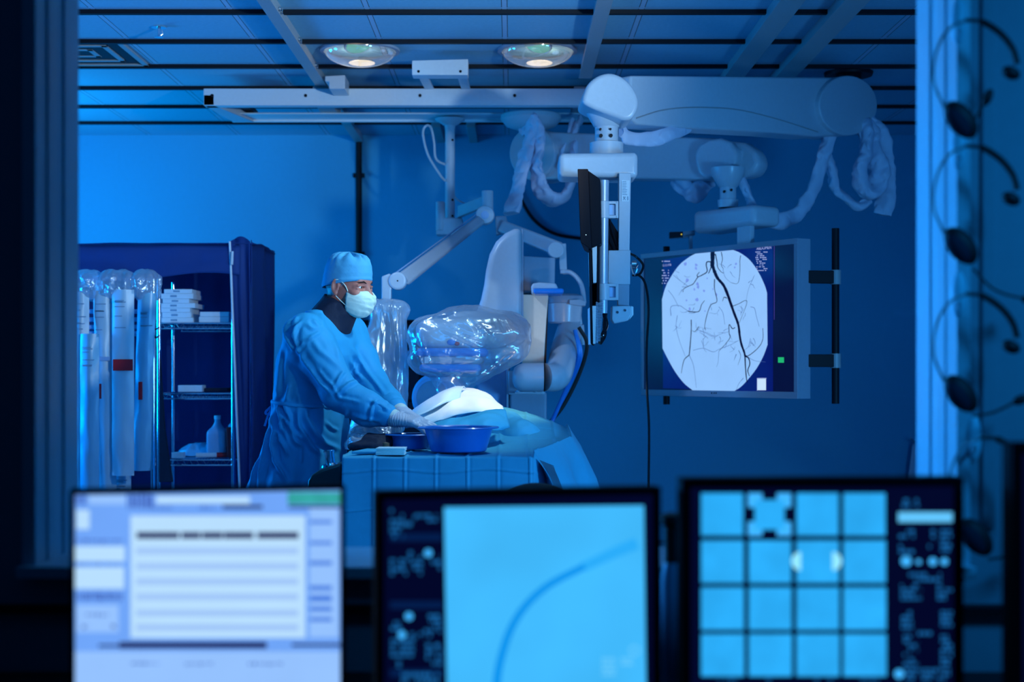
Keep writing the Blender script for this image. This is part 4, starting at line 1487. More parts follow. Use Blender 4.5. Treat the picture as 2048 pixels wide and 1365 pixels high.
# clear plastic cover over the detector
f = Field(np.arange(-0.58, 0.16, 0.008), np.arange(6.45, 7.06, 0.010), np.arange(0.95, 1.56, 0.008))
f.ell(P(902, 693, 6.80), (0.190, 0.195, 0.132), p=4, k=0.03)
f.ell(P(925, 650, 6.80), (0.14, 0.15, 0.08), p=2.5, k=0.05)
f.ell(P(992, 668, 6.78), (0.135, 0.14, 0.10), p=2.4, k=0.05)
f.cone(P(1034, 668, 6.74), P(1030, 700, 6.74), 0.05, 0.045, k=0.05)
f.cone(P(1020, 708, 6.74), P(930, 758, 6.70), 0.04, 0.045, k=0.06)
f.cone(P(905, 756, 6.72), P(905, 772, 6.66), 0.085, 0.05, k=0.04)
f.cone(P(893, 775, 6.66), P(889, 792, 6.6), 0.03, 0.02, k=0.04)
V, Q = f.mesh()
V = np_smooth(V, Q, 3)
N = np_normals(V, Q)
V = wrinkle(V, N, 0.013, 6.5, 0.004, 18, (0.7, 1, 1.5))
N = np_normals(V, Q)
V = crease(V, N, [([(875, 652), (930, 680), (985, 700)], 0.007, 3), ([(882, 645), (930, 668), (970, 682)], 0.006, 3), ([(840, 640), (920, 622), (950, 618)], 0.005, 4), ([(945, 640), (1000, 690), (1040, 702)], 0.006, 3), ([(835, 655), (850, 700), (862, 735)], 0.006, 3), ([(1035, 705), (980, 745), (930, 775)], 0.007, 4), ([(900, 660), (950, 690), (1000, 705)], 0.005, 2.5), ([(830, 690), (845, 735), (900, 752)], 0.006, 3)])
tag(mesh_np(V, Q, 'detector_cover', film_m), 'clear crinkled plastic bag stretched over the blue-banded scanner detector', 'plastic cover')

# ------------------------------------------------------------------ patient table with drapes
T = thing('patient_table', 'long patient table hidden under blue drapes', 'table', (-0.25, 6.4, 0))
MB().bounds((-0.55, 5.24, 0.80), (0.03, 6.70, 0.87)).build('table_top', enamel2, T, bevel=0.02)
MB().bounds((-0.42, 6.2, 0.1), (-0.1, 6.8, 0.80)).build('pedestal', enamel2, T, bevel=0.02)
MB().bounds((-0.5, 5.9, 0.0), (0.0, 6.9, 0.1)).build('base', enamel2, T, bevel=0.02)


def bumpf(x, y, cx, cy, rx, ry, h):
    d = ((x - cx) / rx) ** 2 + ((y - cy) / ry) ** 2
    return h * math.exp(-d * 1.2)


TX0, TX1, TY0, TZ = -0.606, 0.078, 5.2, 0.886


def table_h(x, y):
    z = TZ
    z += bumpf(x, y, -0.12, 6.45, 0.26, 0.40, 0.13)        # the patient's trunk below the drape
    z += bumpf(x, y, 0.12, 6.2, 0.22, 0.5, 0.07)
    z += 0.004 * mnoise.noise(Vector((x * 9, y * 7, 1)))
    return z


def drape_pt(u, v):
    """u across the table (beyond 0..1 hangs down the sides), v from the foot end to the head (below 0 hangs in front)"""
    W_ = TX1 - TX0
    yf = max(v, 0) * 1.52 + TY0
    # right edge widens towards the head end where the arm board lies
    wid = W_ + 0.16 * min(1, max(0, (yf - TY0 - 0.15) / 0.5))
    x = TX0 + min(max(u, 0), 1) * wid
    if v < 0:
        drop = -v * 0.62
        z = TZ - drop
        y = TY0 - 0.012 - 0.01 * min(1, drop * 5)
        px_ = x
        y -= 0.007 * mnoise.noise(Vector((x * 7, z * 3, 4)))
        for k in range(7):
            xk = -0.495 + 0.1115 * k + 0.004 * math.sin(k * 3)
            y -= 0.0055 * math.exp(-((x - xk) / 0.003) ** 2) * (1 if k % 2 else 0.8) - 0.0025 * math.exp(-((x - xk - 0.008) / 0.005) ** 2)
        for zk in (0.838, 0.70, 0.56):
            zz = zk - 0.006 * math.sin(x * 18)
            y -= 0.005 * math.exp(-((z - zz) / 0.003) ** 2) - 0.002 * math.exp(-((z - zz + 0.008) / 0.005) ** 2)
        x = x + (x - (TX0 + W_ / 2)) * 0.02 * drop
        if u > 1:
            f_ = (u - 1) * 0.62
            x += f_ * (0.25 + 0.3 * drop)
            y += f_ * 0.9
            z -= f_ * 0.15
        if u < 0:
            f_ = -u * 0.62
            x -= f_ * 0.05
            y += f_ * 0.9
        return Vector((x, y, z))
    z = table_h(x, yf)
    for k in range(7):
        xk = -0.495 + 0.1115 * k
        z += 0.004 * math.exp(-((x - xk) / 0.005) ** 2)
    for k in range(8):
        yk = TY0 + 0.2 + 0.21 * k
        z += 0.004 * math.exp(-((yf - yk) / 0.007) ** 2)
    y = yf
    if u > 1:
        s_ = (u - 1) * 0.75
        ang = 0.28
        z -= s_ * 0.95 - 0.02
        fold = 0.018 * math.sin(yf * 17 + 1) + 0.02 * mnoise.noise(Vector((yf * 5, s_ * 2, 7)))
        x += 0.02 * min(1, s_ * 10) + s_ * ang + fold * min(1, s_ * 5)
    if u < 0:
        s_ = -u * 0.75
        z -= s_ * 0.97 - 0.01
        x -= 0.004 * min(1, s_ * 10) + 0.006 * math.sin(yf * 15) * min(1, s_ * 5)
    return Vector((x, y, z))


tag(MB().grid(lambda a, b_: drape_pt(-0.75 + a * 2.5, -1.0 + b_ * 2.0), 420, 320).build('surgical_drape', drape_m, solid=0.003, ang=180),
    'blue creased surgical drape hanging over the foot end of the patient table', 'drape')


# pale sheets over the patient's middle
def sheet(px_pts, name, m, label, cat, seed, amp=0.012, nu=40, nv=24, group=None):
    """lofted crumpled sheet between an upper and a lower edge"""
    top, bot = [catmull(q, 10) for q in px_pts]

    def at(l, t):
        i = min(len(l) - 1, int(t * (len(l) - 1)))
        j = min(len(l) - 1, i + 1)
        return l[i].lerp(l[j], t * (len(l) - 1) - i)

    def fn(u, v):
        p = at(bot, u).lerp(at(top, u), v)
        sag = math.sin(v * math.pi) * 0.025
        k = amp * mnoise.noise(p * 8 + Vector((seed, 0, 0))) + amp * .6 * (1 - 2 * abs(mnoise.noise(p * 13 + Vector((0, seed, 0)))))
        return p + Vector((0, -sag * 0.7 - k, sag + k))
    o = MB().grid(fn, nu, nv).build(name, m, solid=0.003, ang=180)
    return tag(o, label, cat, group)


sheet([[P(838, 832, 6.45), P(862, 806, 6.45), P(905, 782, 6.5), P(945, 778, 6.52), P(980, 793, 6.5), P(1002, 822, 6.45)],
       [P(812, 858, 6.1), P(840, 852, 6.02), P(890, 838, 6.0), P(940, 828, 6.0), P(975, 826, 6.02), P(1008, 830, 6.1)]],
      'patient_sheet', drape_pale, 'bright white sheet over the patient\'s belly under the warm light', 'sheet', 3, 0.008)
sheet([[P(850, 815, 6.3), P(880, 790, 6.3), P(915, 776, 6.34), P(932, 779, 6.36)],
       [P(806, 850, 6.05), P(835, 836, 6.05), P(880, 812, 6.1), P(920, 798, 6.2)]],
      'folded_towel', pack_m, 'pale blue folded towel leaning along the left of the bright sheet', 'towel', 8, 0.006, 30, 14)
sheet([[P(862, 858, 5.80), P(888, 846, 5.8), P(930, 838, 5.82), P(975, 826, 5.86), P(1006, 824, 5.95)],
       [P(864, 872, 5.68), P(892, 872, 5.64), P(940, 866, 5.64), P(985, 862, 5.66), P(1020, 858, 5.75)]],
      'rolled_drape', drape_m, 'rolled blue drape edge behind the large basin', 'drape', 12, 0.012, 34, 14)
# arm-board hump at the right of the patient
f = Field(np.arange(-0.20, 0.34, 0.007), np.arange(5.70, 6.50, 0.009), np.arange(0.86, 1.10, 0.007))
for a, b_, r0, r1 in ((P(992, 850, 6.15), P(1020, 858, 6.1), 0.045, 0.05), (P(1020, 858, 6.1), P(1050, 876, 5.98), 0.05, 0.045), (P(1050, 876, 5.98), P(1072, 890, 5.92), 0.045, 0.03), (P(1000, 866, 6.05), P(1040, 882, 5.95), 0.055, 0.05)):
    f.cone(a, b_, r0, r1, k=0.06)
V, Q = f.mesh()
V = np_smooth(V, Q, 2)
V = wrinkle(V, np_normals(V, Q), 0.010, 8, 0.003, 22)
V[:, 2] = np.maximum(V[:, 2], TZ + 0.004)
tag(mesh_np(V, Q, 'arm_drape', drape_m), 'blue drape over the patient\'s arm, right of the bright sheet', 'drape')


def basin(cx, cy, zb, r, h, rb, name, label):
    t = thing(name, label, 'basin', (cx, cy, zb), 'blue basins')
    MB().lathe((cx, cy, zb), [(0, 0.0), (rb, 0.0), (rb + 0.006, 0.004), (r - 0.008, h - 0.004), (r - 0.004, h - 0.002)], 56).build('bowl', basin_m, t)
    MB().lathe((cx, cy, zb), [(0, 0.006), (rb - 0.004, 0.006), (r - 0.012, h - 0.004)], 56).build('inside', basin_m, t)
    MB().lathe((cx, cy, zb), [(r - 0.013, h - 0.004), (r - 0.01, h), (r + 0.012, h + 0.001), (r + 0.016, h - 0.003), (r + 0.012, h - 0.006), (r - 0.009, h - 0.007)], 56).build('rim', basin_m, t)


BZ = TZ + 0.010
basin(-0.199, 5.395, BZ, 0.136, 0.092, 0.098, 'wash_basin', 'large round blue plastic basin on the draped table')
basin(-0.392, 5.575, BZ, 0.084, 0.058, 0.066, 'wash_basin', 'small blue plastic basin under the gloved hands, left of the large one')
gz = thing('gauze_stack', 'stack of pale folded gauze squares on the table\'s front edge', 'gauze', (-0.44, 5.29, TZ))
for k in range(7):
    MB().box((-0.44 + rs.uniform(-.002, .002), 5.285 + rs.uniform(-.002, .002), TZ + 0.0075 + k * 0.0036), (0.104, 0.10, 0.0034), Matrix.Rotation(rs.uniform(-.03, .03), 3, 'Z')).build('gauze_layer', gauze_m, gz, bevel=0.0012, seg=2)
# crumpled clear bag and dark cloth on the table by the surgeon
f = Field(np.arange(-0.70, -0.38, 0.006), np.arange(5.42, 5.92, 0.008), np.arange(0.85, 1.03, 0.006))
f.ell(P(742, 880, 5.70), (0.08, 0.10, 0.05), k=0.03)
f.ell(P(770, 862, 5.73), (0.05, 0.07, 0.035), k=0.03)
f.ell(P(722, 893, 5.60), (0.045, 0.08, 0.035), k=0.03)
V, Q = f.mesh()
N = np_normals(V, Q)
V = wrinkle(V, N, 0.014, 15, 0.007, 34)
V[:, 2] = np.maximum(V[:, 2], TZ + 0.008)
tag(mesh_np(V, Q, 'crumpled_bag', film('crumpled_film', (0.85, 0.93, 1), 0.45, 0.15, 0.9, 30, 0.5)), 'crumpled clear plastic bag lying on the table beside the surgeon', 'plastic bag')
f = Field(np.arange(-0.62, -0.42, 0.006), np.arange(5.40, 5.66, 0.007), np.arange(0.86, 0.98, 0.006))
f.ell(P(757, 884, 5.58), (0.06, 0.06, 0.028), k=0.03)
f.ell(P(740, 893, 5.52), (0.075, 0.05, 0.02), k=0.03)
V, Q = f.mesh()
N = np_normals(V, Q)
V = wrinkle(V, N, 0.010, 13, 0.004, 30)
V[:, 2] = np.maximum(V[:, 2], TZ + 0.007)
tag(mesh_np(V, Q, 'crumpled_cloth', navydark), 'dark crumpled cloth between the clear bag and the small basin', 'cloth')
bl = P(771, 893, 5.5)
tag(MB().lathe((bl.x, bl.y, TZ + 0.006), [(0, 0), (0.018, 0), (0.02, 0.01), (0.016, 0.03), (0, 0.034)], 18).build('bottle_cap', brown_m), 'small dark brown cap left of the small basin', 'cap')
fd = MB().prism([Vector((-0.585, 5.28, TZ + .007)), Vector((-0.47, 5.28, TZ + .007)), Vector((-0.44, 5.50, TZ + .007)), Vector((-0.54, 5.52, TZ + .007))], (0, 0, 0.01)).build('folded_cloth', drape_m, bevel=0.004)
tag(fd, 'flat folded blue cloth behind the gauze, at the table\'s left corner', 'cloth')

# dark housing with a chrome knob at the table's left side
K = thing('injector_console', 'dark rounded equipment housing with chrome knob beside the table\'s left corner', 'console', (-0.68, 5.42, 0))
body = [(615, 975), (616, 962), (624, 950), (640, 940), (664, 932), (684, 926), (684, 1010), (618, 1010)]
MB().pprism(body, 5.36, 0.16).build('housing', greenblack, K, bevel=0.012, seg=4)
kb = P(662, 934, 5.41)
kd = Vector((-0.12, 0, 1)).normalized()
MB().lathe(kb, [(0.036, 0), (0.034, 0.008), (0.018, 0.014), (0.0175, 0.05), (0.021, 0.058), (0.021, 0.062), (0.0, 0.062)], 28, kd).build('knob', chrome, K)
MB().cyl((-0.69, 5.44, 0.04), (-0.69, 5.44, 0.72), 0.028, seg=16).build('post', darkmetal, K)
MB().lathe((-0.69, 5.44, 0), [(0, 0), (0.16, 0), (0.16, 0.02), (0.04, 0.05), (0, 0.05)], 30).build('foot', darkmetal, K)

# black chair in front of the table
CH = thing('office_chair', 'black chair with rounded backrest in front of the table\'s right end', 'chair', (0.075, 4.2, 0))
bx, by = P(1072, 0, 4.2).x, 4.2
topz = P(0, 965, 4.2).z
out = []
for k in range(33):
    a = math.pi * k / 32
    out.append((bx + 0.185 * math.cos(a), by, topz - 0.185 + 0.185 * math.sin(a)))
out += [(bx - 0.17, by, topz - 0.40), (bx + 0.17, by, topz - 0.40)]
MB().prism(out, (0, -0.05, 0)).build('backrest', rubber, CH, bevel=0.02, seg=4)
MB().lathe((bx, by - 0.27, 0.43), [(0, 0), (0.20, 0), (0.22, 0.02), (0.22, 0.05), (0.2, 0.07), (0, 0.075)], 36).build('seat', rubber, CH)
MB().tube([(bx, by - 0.26, 0.42), (bx, by + 0.02, 0.42), (bx, by + 0.02, topz - 0.36)], 0.02, 12).build('back_bar', darkmetal, CH)
MB().cyl((bx, by - 0.27, 0.08), (bx, by - 0.27, 0.44), 0.025, seg=14).build('gas_column', darkmetal, CH)
for k in range(5):
    a = 2 * math.pi * k / 5
    e = Vector((bx + 0.27 * math.cos(a), by - 0.27 + 0.27 * math.sin(a), 0.06))
    lg = MB().tube([(bx, by - 0.27, 0.1), e], [0.022, 0.014], 10).build('leg', darkmetal, CH)
    MB().ball((e.x, e.y, 0.026), 0.026, 12, 8).build('caster', rubber, lg)

# ------------------------------------------------------------------ wire shelving under a navy cover, far left
R_ = thing('wire_shelving_unit', 'wire shelving unit under an open dark blue fabric cover, at left', 'shelf', (-2.0, 8.0, 0))
x0, x1, y0, y1 = -2.62, -1.465, 7.72, 8.4
zt = 1.86
m = MB()
m.grid(lambda u, v: Vector((x1 + 0.07 + 0.015 * mnoise.noise(Vector((u * 4, v * 3, 2))) + 0.012 * math.sin(u * 12 + v * 2), y0 - 0.02 + u * (y1 - y0 + 0.06), v * (zt + 0.01) + 0.02)), 26, 30)
m.build('cover_side', navy, R_, solid=0.004, ang=180)
m = MB()
# right front edge of the cover folded round the corner, drawn back towards the floor


def flap(u, v):
    z = 0.02 + v * (zt + 0.0)
    edge = P(490 - 28 * v, 0, 7.72).x
    xr = x1 + 0.075
    x = edge + (xr - edge) * u
    return Vector((x, y0 - 0.03 + 0.03 * math.sin(u * 3) + 0.02 * mnoise.noise(Vector((u * 3, v * 4, 5))), z + 0.03 * math.sin(u * math.pi) * (v > 0.98)))


m.grid(flap, 14, 40)
m.build('cover_flap', navy, R_, solid=0.004, ang=180)
m = MB().tube([flap(0, i / 30) + Vector((0, -0.006, 0)) for i in range(31)], 0.006, 8)
m.build('cover_piping', piping_m, R_)
m = MB()
m.grid(lambda u, v: Vector((x0 - 0.1 + u * (x1 - x0 + 0.12), y0 - 0.035 + 0.012 * mnoise.noise(Vector((u * 6, v * 3, 1))) + 0.02 * v, zt - 0.165 + 0.02 * math.sin(u * 9) * (1 - v) + v * 0.165 - 0.0)), 40, 10)
m.build('cover_valance', navy, R_, solid=0.004, ang=180)
m = MB()
m.grid(lambda u, v: Vector((x0 - 0.1 + u * (x1 - x0 + 0.19), y0 - 0.02 + v * (y1 - y0 + 0.05), zt + 0.012 + 0.012 * mnoise.noise(Vector((u * 5, v * 4, 8))) + 0.03 * max(0, u - 0.9) * 5 * math.sin(v * 3))), 40, 18)
m.build('cover_top', navy, R_, solid=0.004, ang=180)
m = MB()
m.grid(lambda u, v: Vector((x0 - 0.1 + u * (x1 - x0 + 0.16), y1 + 0.03 + 0.015 * mnoise.noise(Vector((u * 6, v * 3, 3))), 0.02 + v * zt)), 30, 20)
m.build('cover_back', navy, R_, solid=0.004, ang=180)
m = MB().prism([P(463, 503, 7.66), P(467, 503, 7.66), P(466, 530, 7.66), P(461, 529, 7.66)], (0, 0.006, 0))
m.build('cover_tab', piping_m, R_, bevel=0.001)
for px, yy in ((318, 7.78), (347, 8.3)):
    xp = P(px, 0, yy).x
    MB().cyl((xp, yy, 0.02), (xp, yy, 1.70), 0.0125, seg=16).build('post', chrome, R_)
for xp, yy in ((x1 - 0.03, 7.78), (x1 - 0.03, 8.3)):
    MB().cyl((xp, yy, 0.02), (xp, yy, 1.70), 0.0125, seg=16).build('post', chrome, R_)
SX0, SX1 = P(318, 0, 7.78).x, x1 - 0.03
SHZ = {}
for y in (652, 792, 925):
    z = P(0, y, 7.78).z
    SHZ[y] = z + 0.02
    m = MB()
    for yy in (7.78, 8.3):
        for dz in (0.012, -0.016):
            m.cyl((SX0, yy, z + dz), (SX1, yy, z + dz), 0.0045, seg=8)
        n = 22
        pts = []
        for k in range(n + 1):
            pts.append((SX0 + (SX1 - SX0) * k / n, yy, z + (0.012 if k % 2 else -0.016)))
        m.tube(pts, 0.003, 6)
    for k in range(26):
        xx = SX0 + (SX1 - SX0) * k / 25
        m.cyl((xx, 7.78, z + 0.014), (xx, 8.3, z + 0.014), 0.0025, seg=6)
    for xx in (SX0, SX1):
        m.cyl((xx, 7.78, z), (xx, 8.3, z), 0.0045, seg=8)
    m.build('wire_shelf', chrome, R_)


# things on the shelves
def boxat(px0, px1, y0_, y1_, d, depth, name, m, label, cat, group=None, rot=0.0, bev=0.003):
    a, b_ = P(px0, y0_, d), P(px1, y1_, d)
    mb = MB().box(((a.x + b_.x) / 2, d + depth / 2, (a.z + b_.z) / 2), (abs(b_.x - a.x), depth, abs(a.z - b_.z)), Matrix.Rotation(rot, 3, 'Z'))
    return tag(mb.build(name, m, bevel=bev), label, cat, group)


Z1 = SHZ[652]
zz = Z1
stk = [(323, 386, 11), (324, 382, 12), (322, 380, 10), (322, 390, 11), (325, 378, 10), (322, 386, 12), (328, 384, 10)]
names_ = ['lowest', 'second', 'third', 'fourth', 'fifth', 'sixth', 'topmost']
for k, (a, b_, h) in enumerate(stk):
    hz = h * 7.85 / F * 0.86
    ax_, bx_ = P(a, 0, 7.85).x, P(b_, 0, 7.85).x
    t = thing('supply_box', 'flat white supply box, %s in the stack on the upper shelf' % names_[k], 'box', ((ax_ + bx_) / 2, 7.95, zz), 'flat boxes on the upper shelf')
    MB().bounds((ax_, 7.85, zz), (bx_, 8.08, zz + hz)).build('carton', paper, t, bevel=0.002)
    mm_ = MB()
    mm_.bounds((ax_ + 0.05, 7.849, zz + hz * .3), (ax_ + 0.085, 7.851, zz + hz * .7))
    mm_.build('print', print_m, t)
    zz += hz + 0.0006
for k in range(2):
    ax_, bx_ = P(386 + k * 2 + 8, 0, 7.82).x, P(458, 0, 7.82).x
    hz = 0.03 - 0.004 * k
    z0 = Z1 + k * 0.0306
    o = MB().bounds((ax_ + .01, 7.82, z0), (bx_, 8.0, z0 + hz)).build('supply_box', paper, bevel=0.002)
    tag(o, ['long white box lying on the upper shelf under another, right of the stack', 'long white box on top of another, right of the stack'][k], 'box', 'long boxes on the upper shelf')
cyl_b = P(349, 0, 8.0)
Z2 = SHZ[792]
o = MB().bounds((P(356, 0, 7.82).x, 7.82, Z2), (P(404, 0, 7.82).x, 7.92, Z2 + 0.036)).build('supply_box', paper, bevel=0.002)
tag(o, 'white box with blue print lying on the middle shelf', 'box')
o = MB().bounds((P(408, 0, 7.86).x, 7.86, Z2), (P(455, 0, 7.86).x, 7.98, Z2 + 0.02)).build('instrument_tray', navydark, bevel=0.004)
tag(o, 'low dark tray on the middle shelf right of the white box', 'tray')
o = MB().bounds((P(462, 0, 7.9).x, 7.9, Z2), (P(478, 0, 7.9).x + .03, 8.05, Z2 + 0.16)).build('carton', brown_m, bevel=0.003)
tag(o, 'tall brown carton at the right end of the middle shelf', 'carton')
Z3 = SHZ[925]
jx = P(435, 0, 7.95).x
t = thing('jug', 'milky plastic jug with narrow neck on the bottom shelf', 'jug', (jx, 7.95, Z3))
f = Field(np.arange(jx - .08, jx + .08, .005), np.arange(7.87, 8.03, .005), np.arange(Z3 - .01, Z3 + .26, .005))
f.ell((jx, 7.95, Z3 + 0.075), (0.055, 0.05, 0.075), p=6, k=0.02)
f.cone((jx, 7.95, Z3 + 0.13), (jx, 7.95, Z3 + 0.19), 0.045, 0.016, k=0.02)
f.cone((jx, 7.95, Z3 + 0.19), (jx, 7.95, Z3 + 0.205), 0.016, 0.016, k=0.005)
V, Q = f.mesh()
V[:, 2] = np.maximum(V[:, 2], Z3)
mesh_np(np_smooth(V, Q, 2), Q, 'bottle_body', jug_m, t)
MB().cyl((jx, 7.95, Z3 + 0.205), (jx, 7.95, Z3 + 0.225), 0.018, seg=18).build('cap', paper, t)
sx = P(472, 0, 7.9).x
t = thing('sharps_container', 'red sharps bin with clear lid beside the milky jug', 'bin', (sx, 7.92, Z3))
MB().prism([(sx - 0.04, 7.86, Z3), (sx + 0.038, 7.86, Z3), (sx + 0.048, 7.86, Z3 + 0.165), (sx - 0.048, 7.86, Z3 + 0.165)], (0, 0.11, 0)).build('bin_body', red_m, t, bevel=0.006)
MB().ball((sx, 7.915, Z3 + 0.165), (0.045, 0.05, 0.03), 20, 10).build('lid', jug_m, t)
o = MB().cyl((P(391, 0, 7.82).x, 7.83, Z3 + 0.014), (P(430, 0, 7.82).x, 7.86, Z3 + 0.014), 0.013, seg=14)
t = thing('squeeze_tube', 'white tube with red end lying on the bottom shelf', 'tube', (P(420, 0, 7.82).x, 7.84, Z3))
o.build('tube_body', paper, t)
MB().cyl((P(430, 0, 7.82).x, 7.86, Z3 + 0.014), (P(450, 0, 7.82).x, 7.875, Z3 + 0.014), 0.0135, seg=14).build('cap', red_m, t)
o = MB().bounds((P(343, 0, 7.81).x, 7.81, Z3), (P(366, 0, 7.81).x, 7.87, Z3 + 0.03)).build('label_box', paper, bevel=0.002)
tag(o, 'tiny white box at the left end of the bottom shelf', 'box')
f = Field(np.arange(-1.9, -1.55, .008), np.arange(7.95, 8.2, .01), np.arange(Z3 - .02, Z3 + .1, .007))
f.ell((-1.73, 8.07, Z3 + .01), (0.12, 0.08, 0.05), k=.03)
V, Q = f.mesh()
V = wrinkle(V, np_normals(V, Q), .01, 14, .004, 30)
V[:, 2] = np.maximum(V[:, 2], Z3)
tag(mesh_np(V, Q, 'wrapped_packs', pack2_m), 'crinkled wrapped pack on the bottom shelf behind the white tube', 'pack')

# ------------------------------------------------------------------ hanging catheter packs on a rack in front of the shelving
CR = thing('catheter_rack', 'rack with horizontal rods for hanging catheter packs, far left', 'rack', (-2.2, 7.6, 0))
cx0, cx1 = P(140, 0, 7.6).x, P(314, 0, 7.6).x
for y in (624, 640, 655, 668):
    z = P(0, y, 7.5).z
    MB().cyl((cx0, 7.47, z), (cx1, 7.47, z), 0.012 if y != 668 else 0.014, seg=12).build('rod', paleblue, CR)
for xx in (cx0, cx1 + 0.005):
    MB().cyl((xx, 7.50, 0.0), (xx, 7.50, P(0, 558, 7.5).z), 0.014, seg=14).build('post', chrome, CR)
MB().bounds((cx0, 7.49, P(0, 562, 7.5).z), (cx1, 7.51, P(0, 556, 7.5).z)).build('top_bar', paleblue, CR, bevel=0.003)
for px in (318,):
    m = MB()
    for y in (655, 672):
        m.tube(catmull([P(318, y, 7.49), P(311, y + 4, 7.46), P(308, y - 4, 7.45)], 5), 0.004, 8)
    m.each('hook', darkmetal, CR)
MB().bounds((cx0, 7.35, 0.0), (cx1, 7.65, 0.04)).build('base', darkmetal, CR, bevel=0.01)


def pack(px0, px1, y0_, y1_, d, lean, m, label, labels=(), film_strip=False):
    a, b_ = P(px0, y0_, d), P(px1, y1_, d)
    t = thing('catheter_pack', label, 'catheter pack', ((a.x + b_.x) / 2, d, b_.z), 'hanging catheter packs')
    w_ = b_.x - a.x

    def fn(u, v):
        z = b_.z + (a.z - b_.z) * v
        return Vector((a.x + u * w_ + lean * (1 - v), d - 0.022 * math.sin(u * math.pi) - 0.006 * mnoise.noise(Vector((u * 3 + px0, z * 9, 2))), z))

    def fb(u, v):
        q = fn(u, v)
        return Vector((q.x, d + 0.004, q.z))
    mb = MB().grid(fn, 9, 40)
    mb.grid(fb, 9, 40)
    mb.quad(fn(0, 0), fb(0, 0), fb(1, 0), fn(1, 0))
    mb.quad(fn(0, 1), fb(0, 1), fb(1, 1), fn(1, 1))
    mb.build('pouch', m, t, ang=60, weld=True)
    for (lx0, lx1, ly0, ly1, lm, nm) in labels:
        p0, p1 = P(lx0, ly0, d - 0.026), P(lx1, ly1, d - 0.026)
        MB().bounds((p0.x, d - 0.030, p1.z), (p1.x, d - 0.026, p0.z)).build(nm, lm, t, bevel=0.001)
    q = []
    m2 = MB()
    rr = random.Random(int(px0))
    for k in range(6):
        yy = y0_ + 20 + rr.random() * 60
        p0 = P(px0 + 5, yy, d - 0.025)
        m2.bounds((p0.x, d - 0.027, p0.z - .002), (p0.x + w_ * rr.uniform(.3, .7), d - 0.0245, p0.z + .002))
    m2.build('print', print_m, t)
    return t


pack(146, 178, 580, 985, 7.42, 0.0, pack_m, 'pale catheter pack with yellow label, leftmost on the rack', [(168, 175, 742, 764, yellow_m, 'yellow_label')])
pack(160, 198, 668, 985, 7.38, 0.0, pack2_m, 'aqua glossy catheter pack overlapping the yellow-labelled one', [])
pack(186, 222, 582, 985, 7.43, 0.03, pack_m, 'white catheter pack with small red tab, second column from left', [(196, 203, 768, 798, red_m, 'red_tab'), (190, 220, 714, 722, paleblue, 'blue_stripe')])
pack(224, 268, 580, 952, 7.40, 0.0, pack_m, 'wide white catheter pack with large red label', [(226, 266, 719, 742, red_m, 'red_label')])
pack(276, 312, 586, 942, 7.44, -0.03, pack2_m, 'blue catheter pack with dark red tab, rightmost on the rack', [(277, 285, 764, 800, red_m, 'red_tab')])
pack(222, 262, 940, 1010, 7.46, 0.0, pack_m, 'short white pack below the one with the large red label', [])
# clear bags bunched over the rods
bag_m = film('bunched_film', (0.85, 0.93, 1), 0.5, 0.2, 0.8, 24, 0.5)
for k, (a, b_, lab) in enumerate(((150, 200, 'clear plastic bag bunched at the rack\'s top left'), (205, 270, 'large clear plastic bag bunched over the rack\'s middle'), (275, 312, 'clear plastic bag bunched at the rack\'s top right'))):
    ca = P((a + b_) / 2, 572, 7.5)
    hw = (b_ - a) / 2 / F * 7.5
    f = Field(np.arange(ca.x - hw - .04, ca.x + hw + .04, .008), np.arange(7.36, 7.66, .009), np.arange(ca.z - .11, ca.z + .11, .008))
    f.ell(ca, (hw, 0.09, 0.06), p=3, k=.02)
    V, Q = f.mesh()
    V = wrinkle(V, np_normals(V, Q), .022, 11, .008, 28)
    tag(mesh_np(V, Q, 'plastic_bag', bag_m), lab, 'plastic bag', 'bags on the catheter rack')
tag(MB().prism([P(318, 965, 7.62), P(345, 965, 7.62), P(330, 860, 7.62), P(319, 700, 7.62)], (0, 0.02, 0)).build('hanging_pouch', navydark, bevel=0.003), 'dim slanting pouch hanging beside the shelf post', 'pouch')

# ------------------------------------------------------------------ dark equipment cart behind the surgeon and the shield
E = thing('equipment_cart', 'dark equipment cart with labelled drawers behind the surgeon and bagged shield', 'cart', (-0.85, 8.9, 0))
ex0, ex1 = P(692, 0, 8.9).x, P(842, 0, 8.9).x
z1 = P(0, 640, 8.9).z
MB().bounds((ex0, 8.9, 0.06), (ex1, 9.4, z1)).build('cabinet', black, E, bevel=0.01)
for k, (y0_, y1_) in enumerate(((650, 690), (695, 735), (740, 800), (805, 870))):
    a, b_ = P(697, y0_, 8.88), P(838, y1_, 8.88)
    dw = MB().bounds((a.x, 8.875, b_.z), (b_.x, 8.905, a.z)).build('drawer', navydark, E, bevel=0.004)
    MB().bounds((a.x + .12, 8.855, (a.z + b_.z) / 2 - .008), (b_.x - .12, 8.875, (a.z + b_.z) / 2 + .008)).build('handle', darkmetal, dw, bevel=0.003)
for px, y, m_, nm in ((704, 652, yellow_m, 'yellow_label'), (706, 669, red_m, 'red_label'), (704, 683, paper, 'white_label')):
    p = P(px, y, 8.86)
    MB().bounds((p.x - .02, 8.855, p.z - .014), (p.x + .03, 8.872, p.z + .014)).build(nm, m_, E, bevel=0.001)
v = P(815, 712, 8.85)
MB().lathe(v, [(0, 0), (0.03, 0), (0.034, 0.02)], 20, (0, 1, 0)).build('dial', chrome, E)
for xx in (ex0 + .05, ex1 - .05):
    for yy in (8.95, 9.35):
        MB().cyl((xx - .015, yy, 0.032), (xx + .015, yy, 0.032), 0.032, seg=14).build('caster', rubber, E)
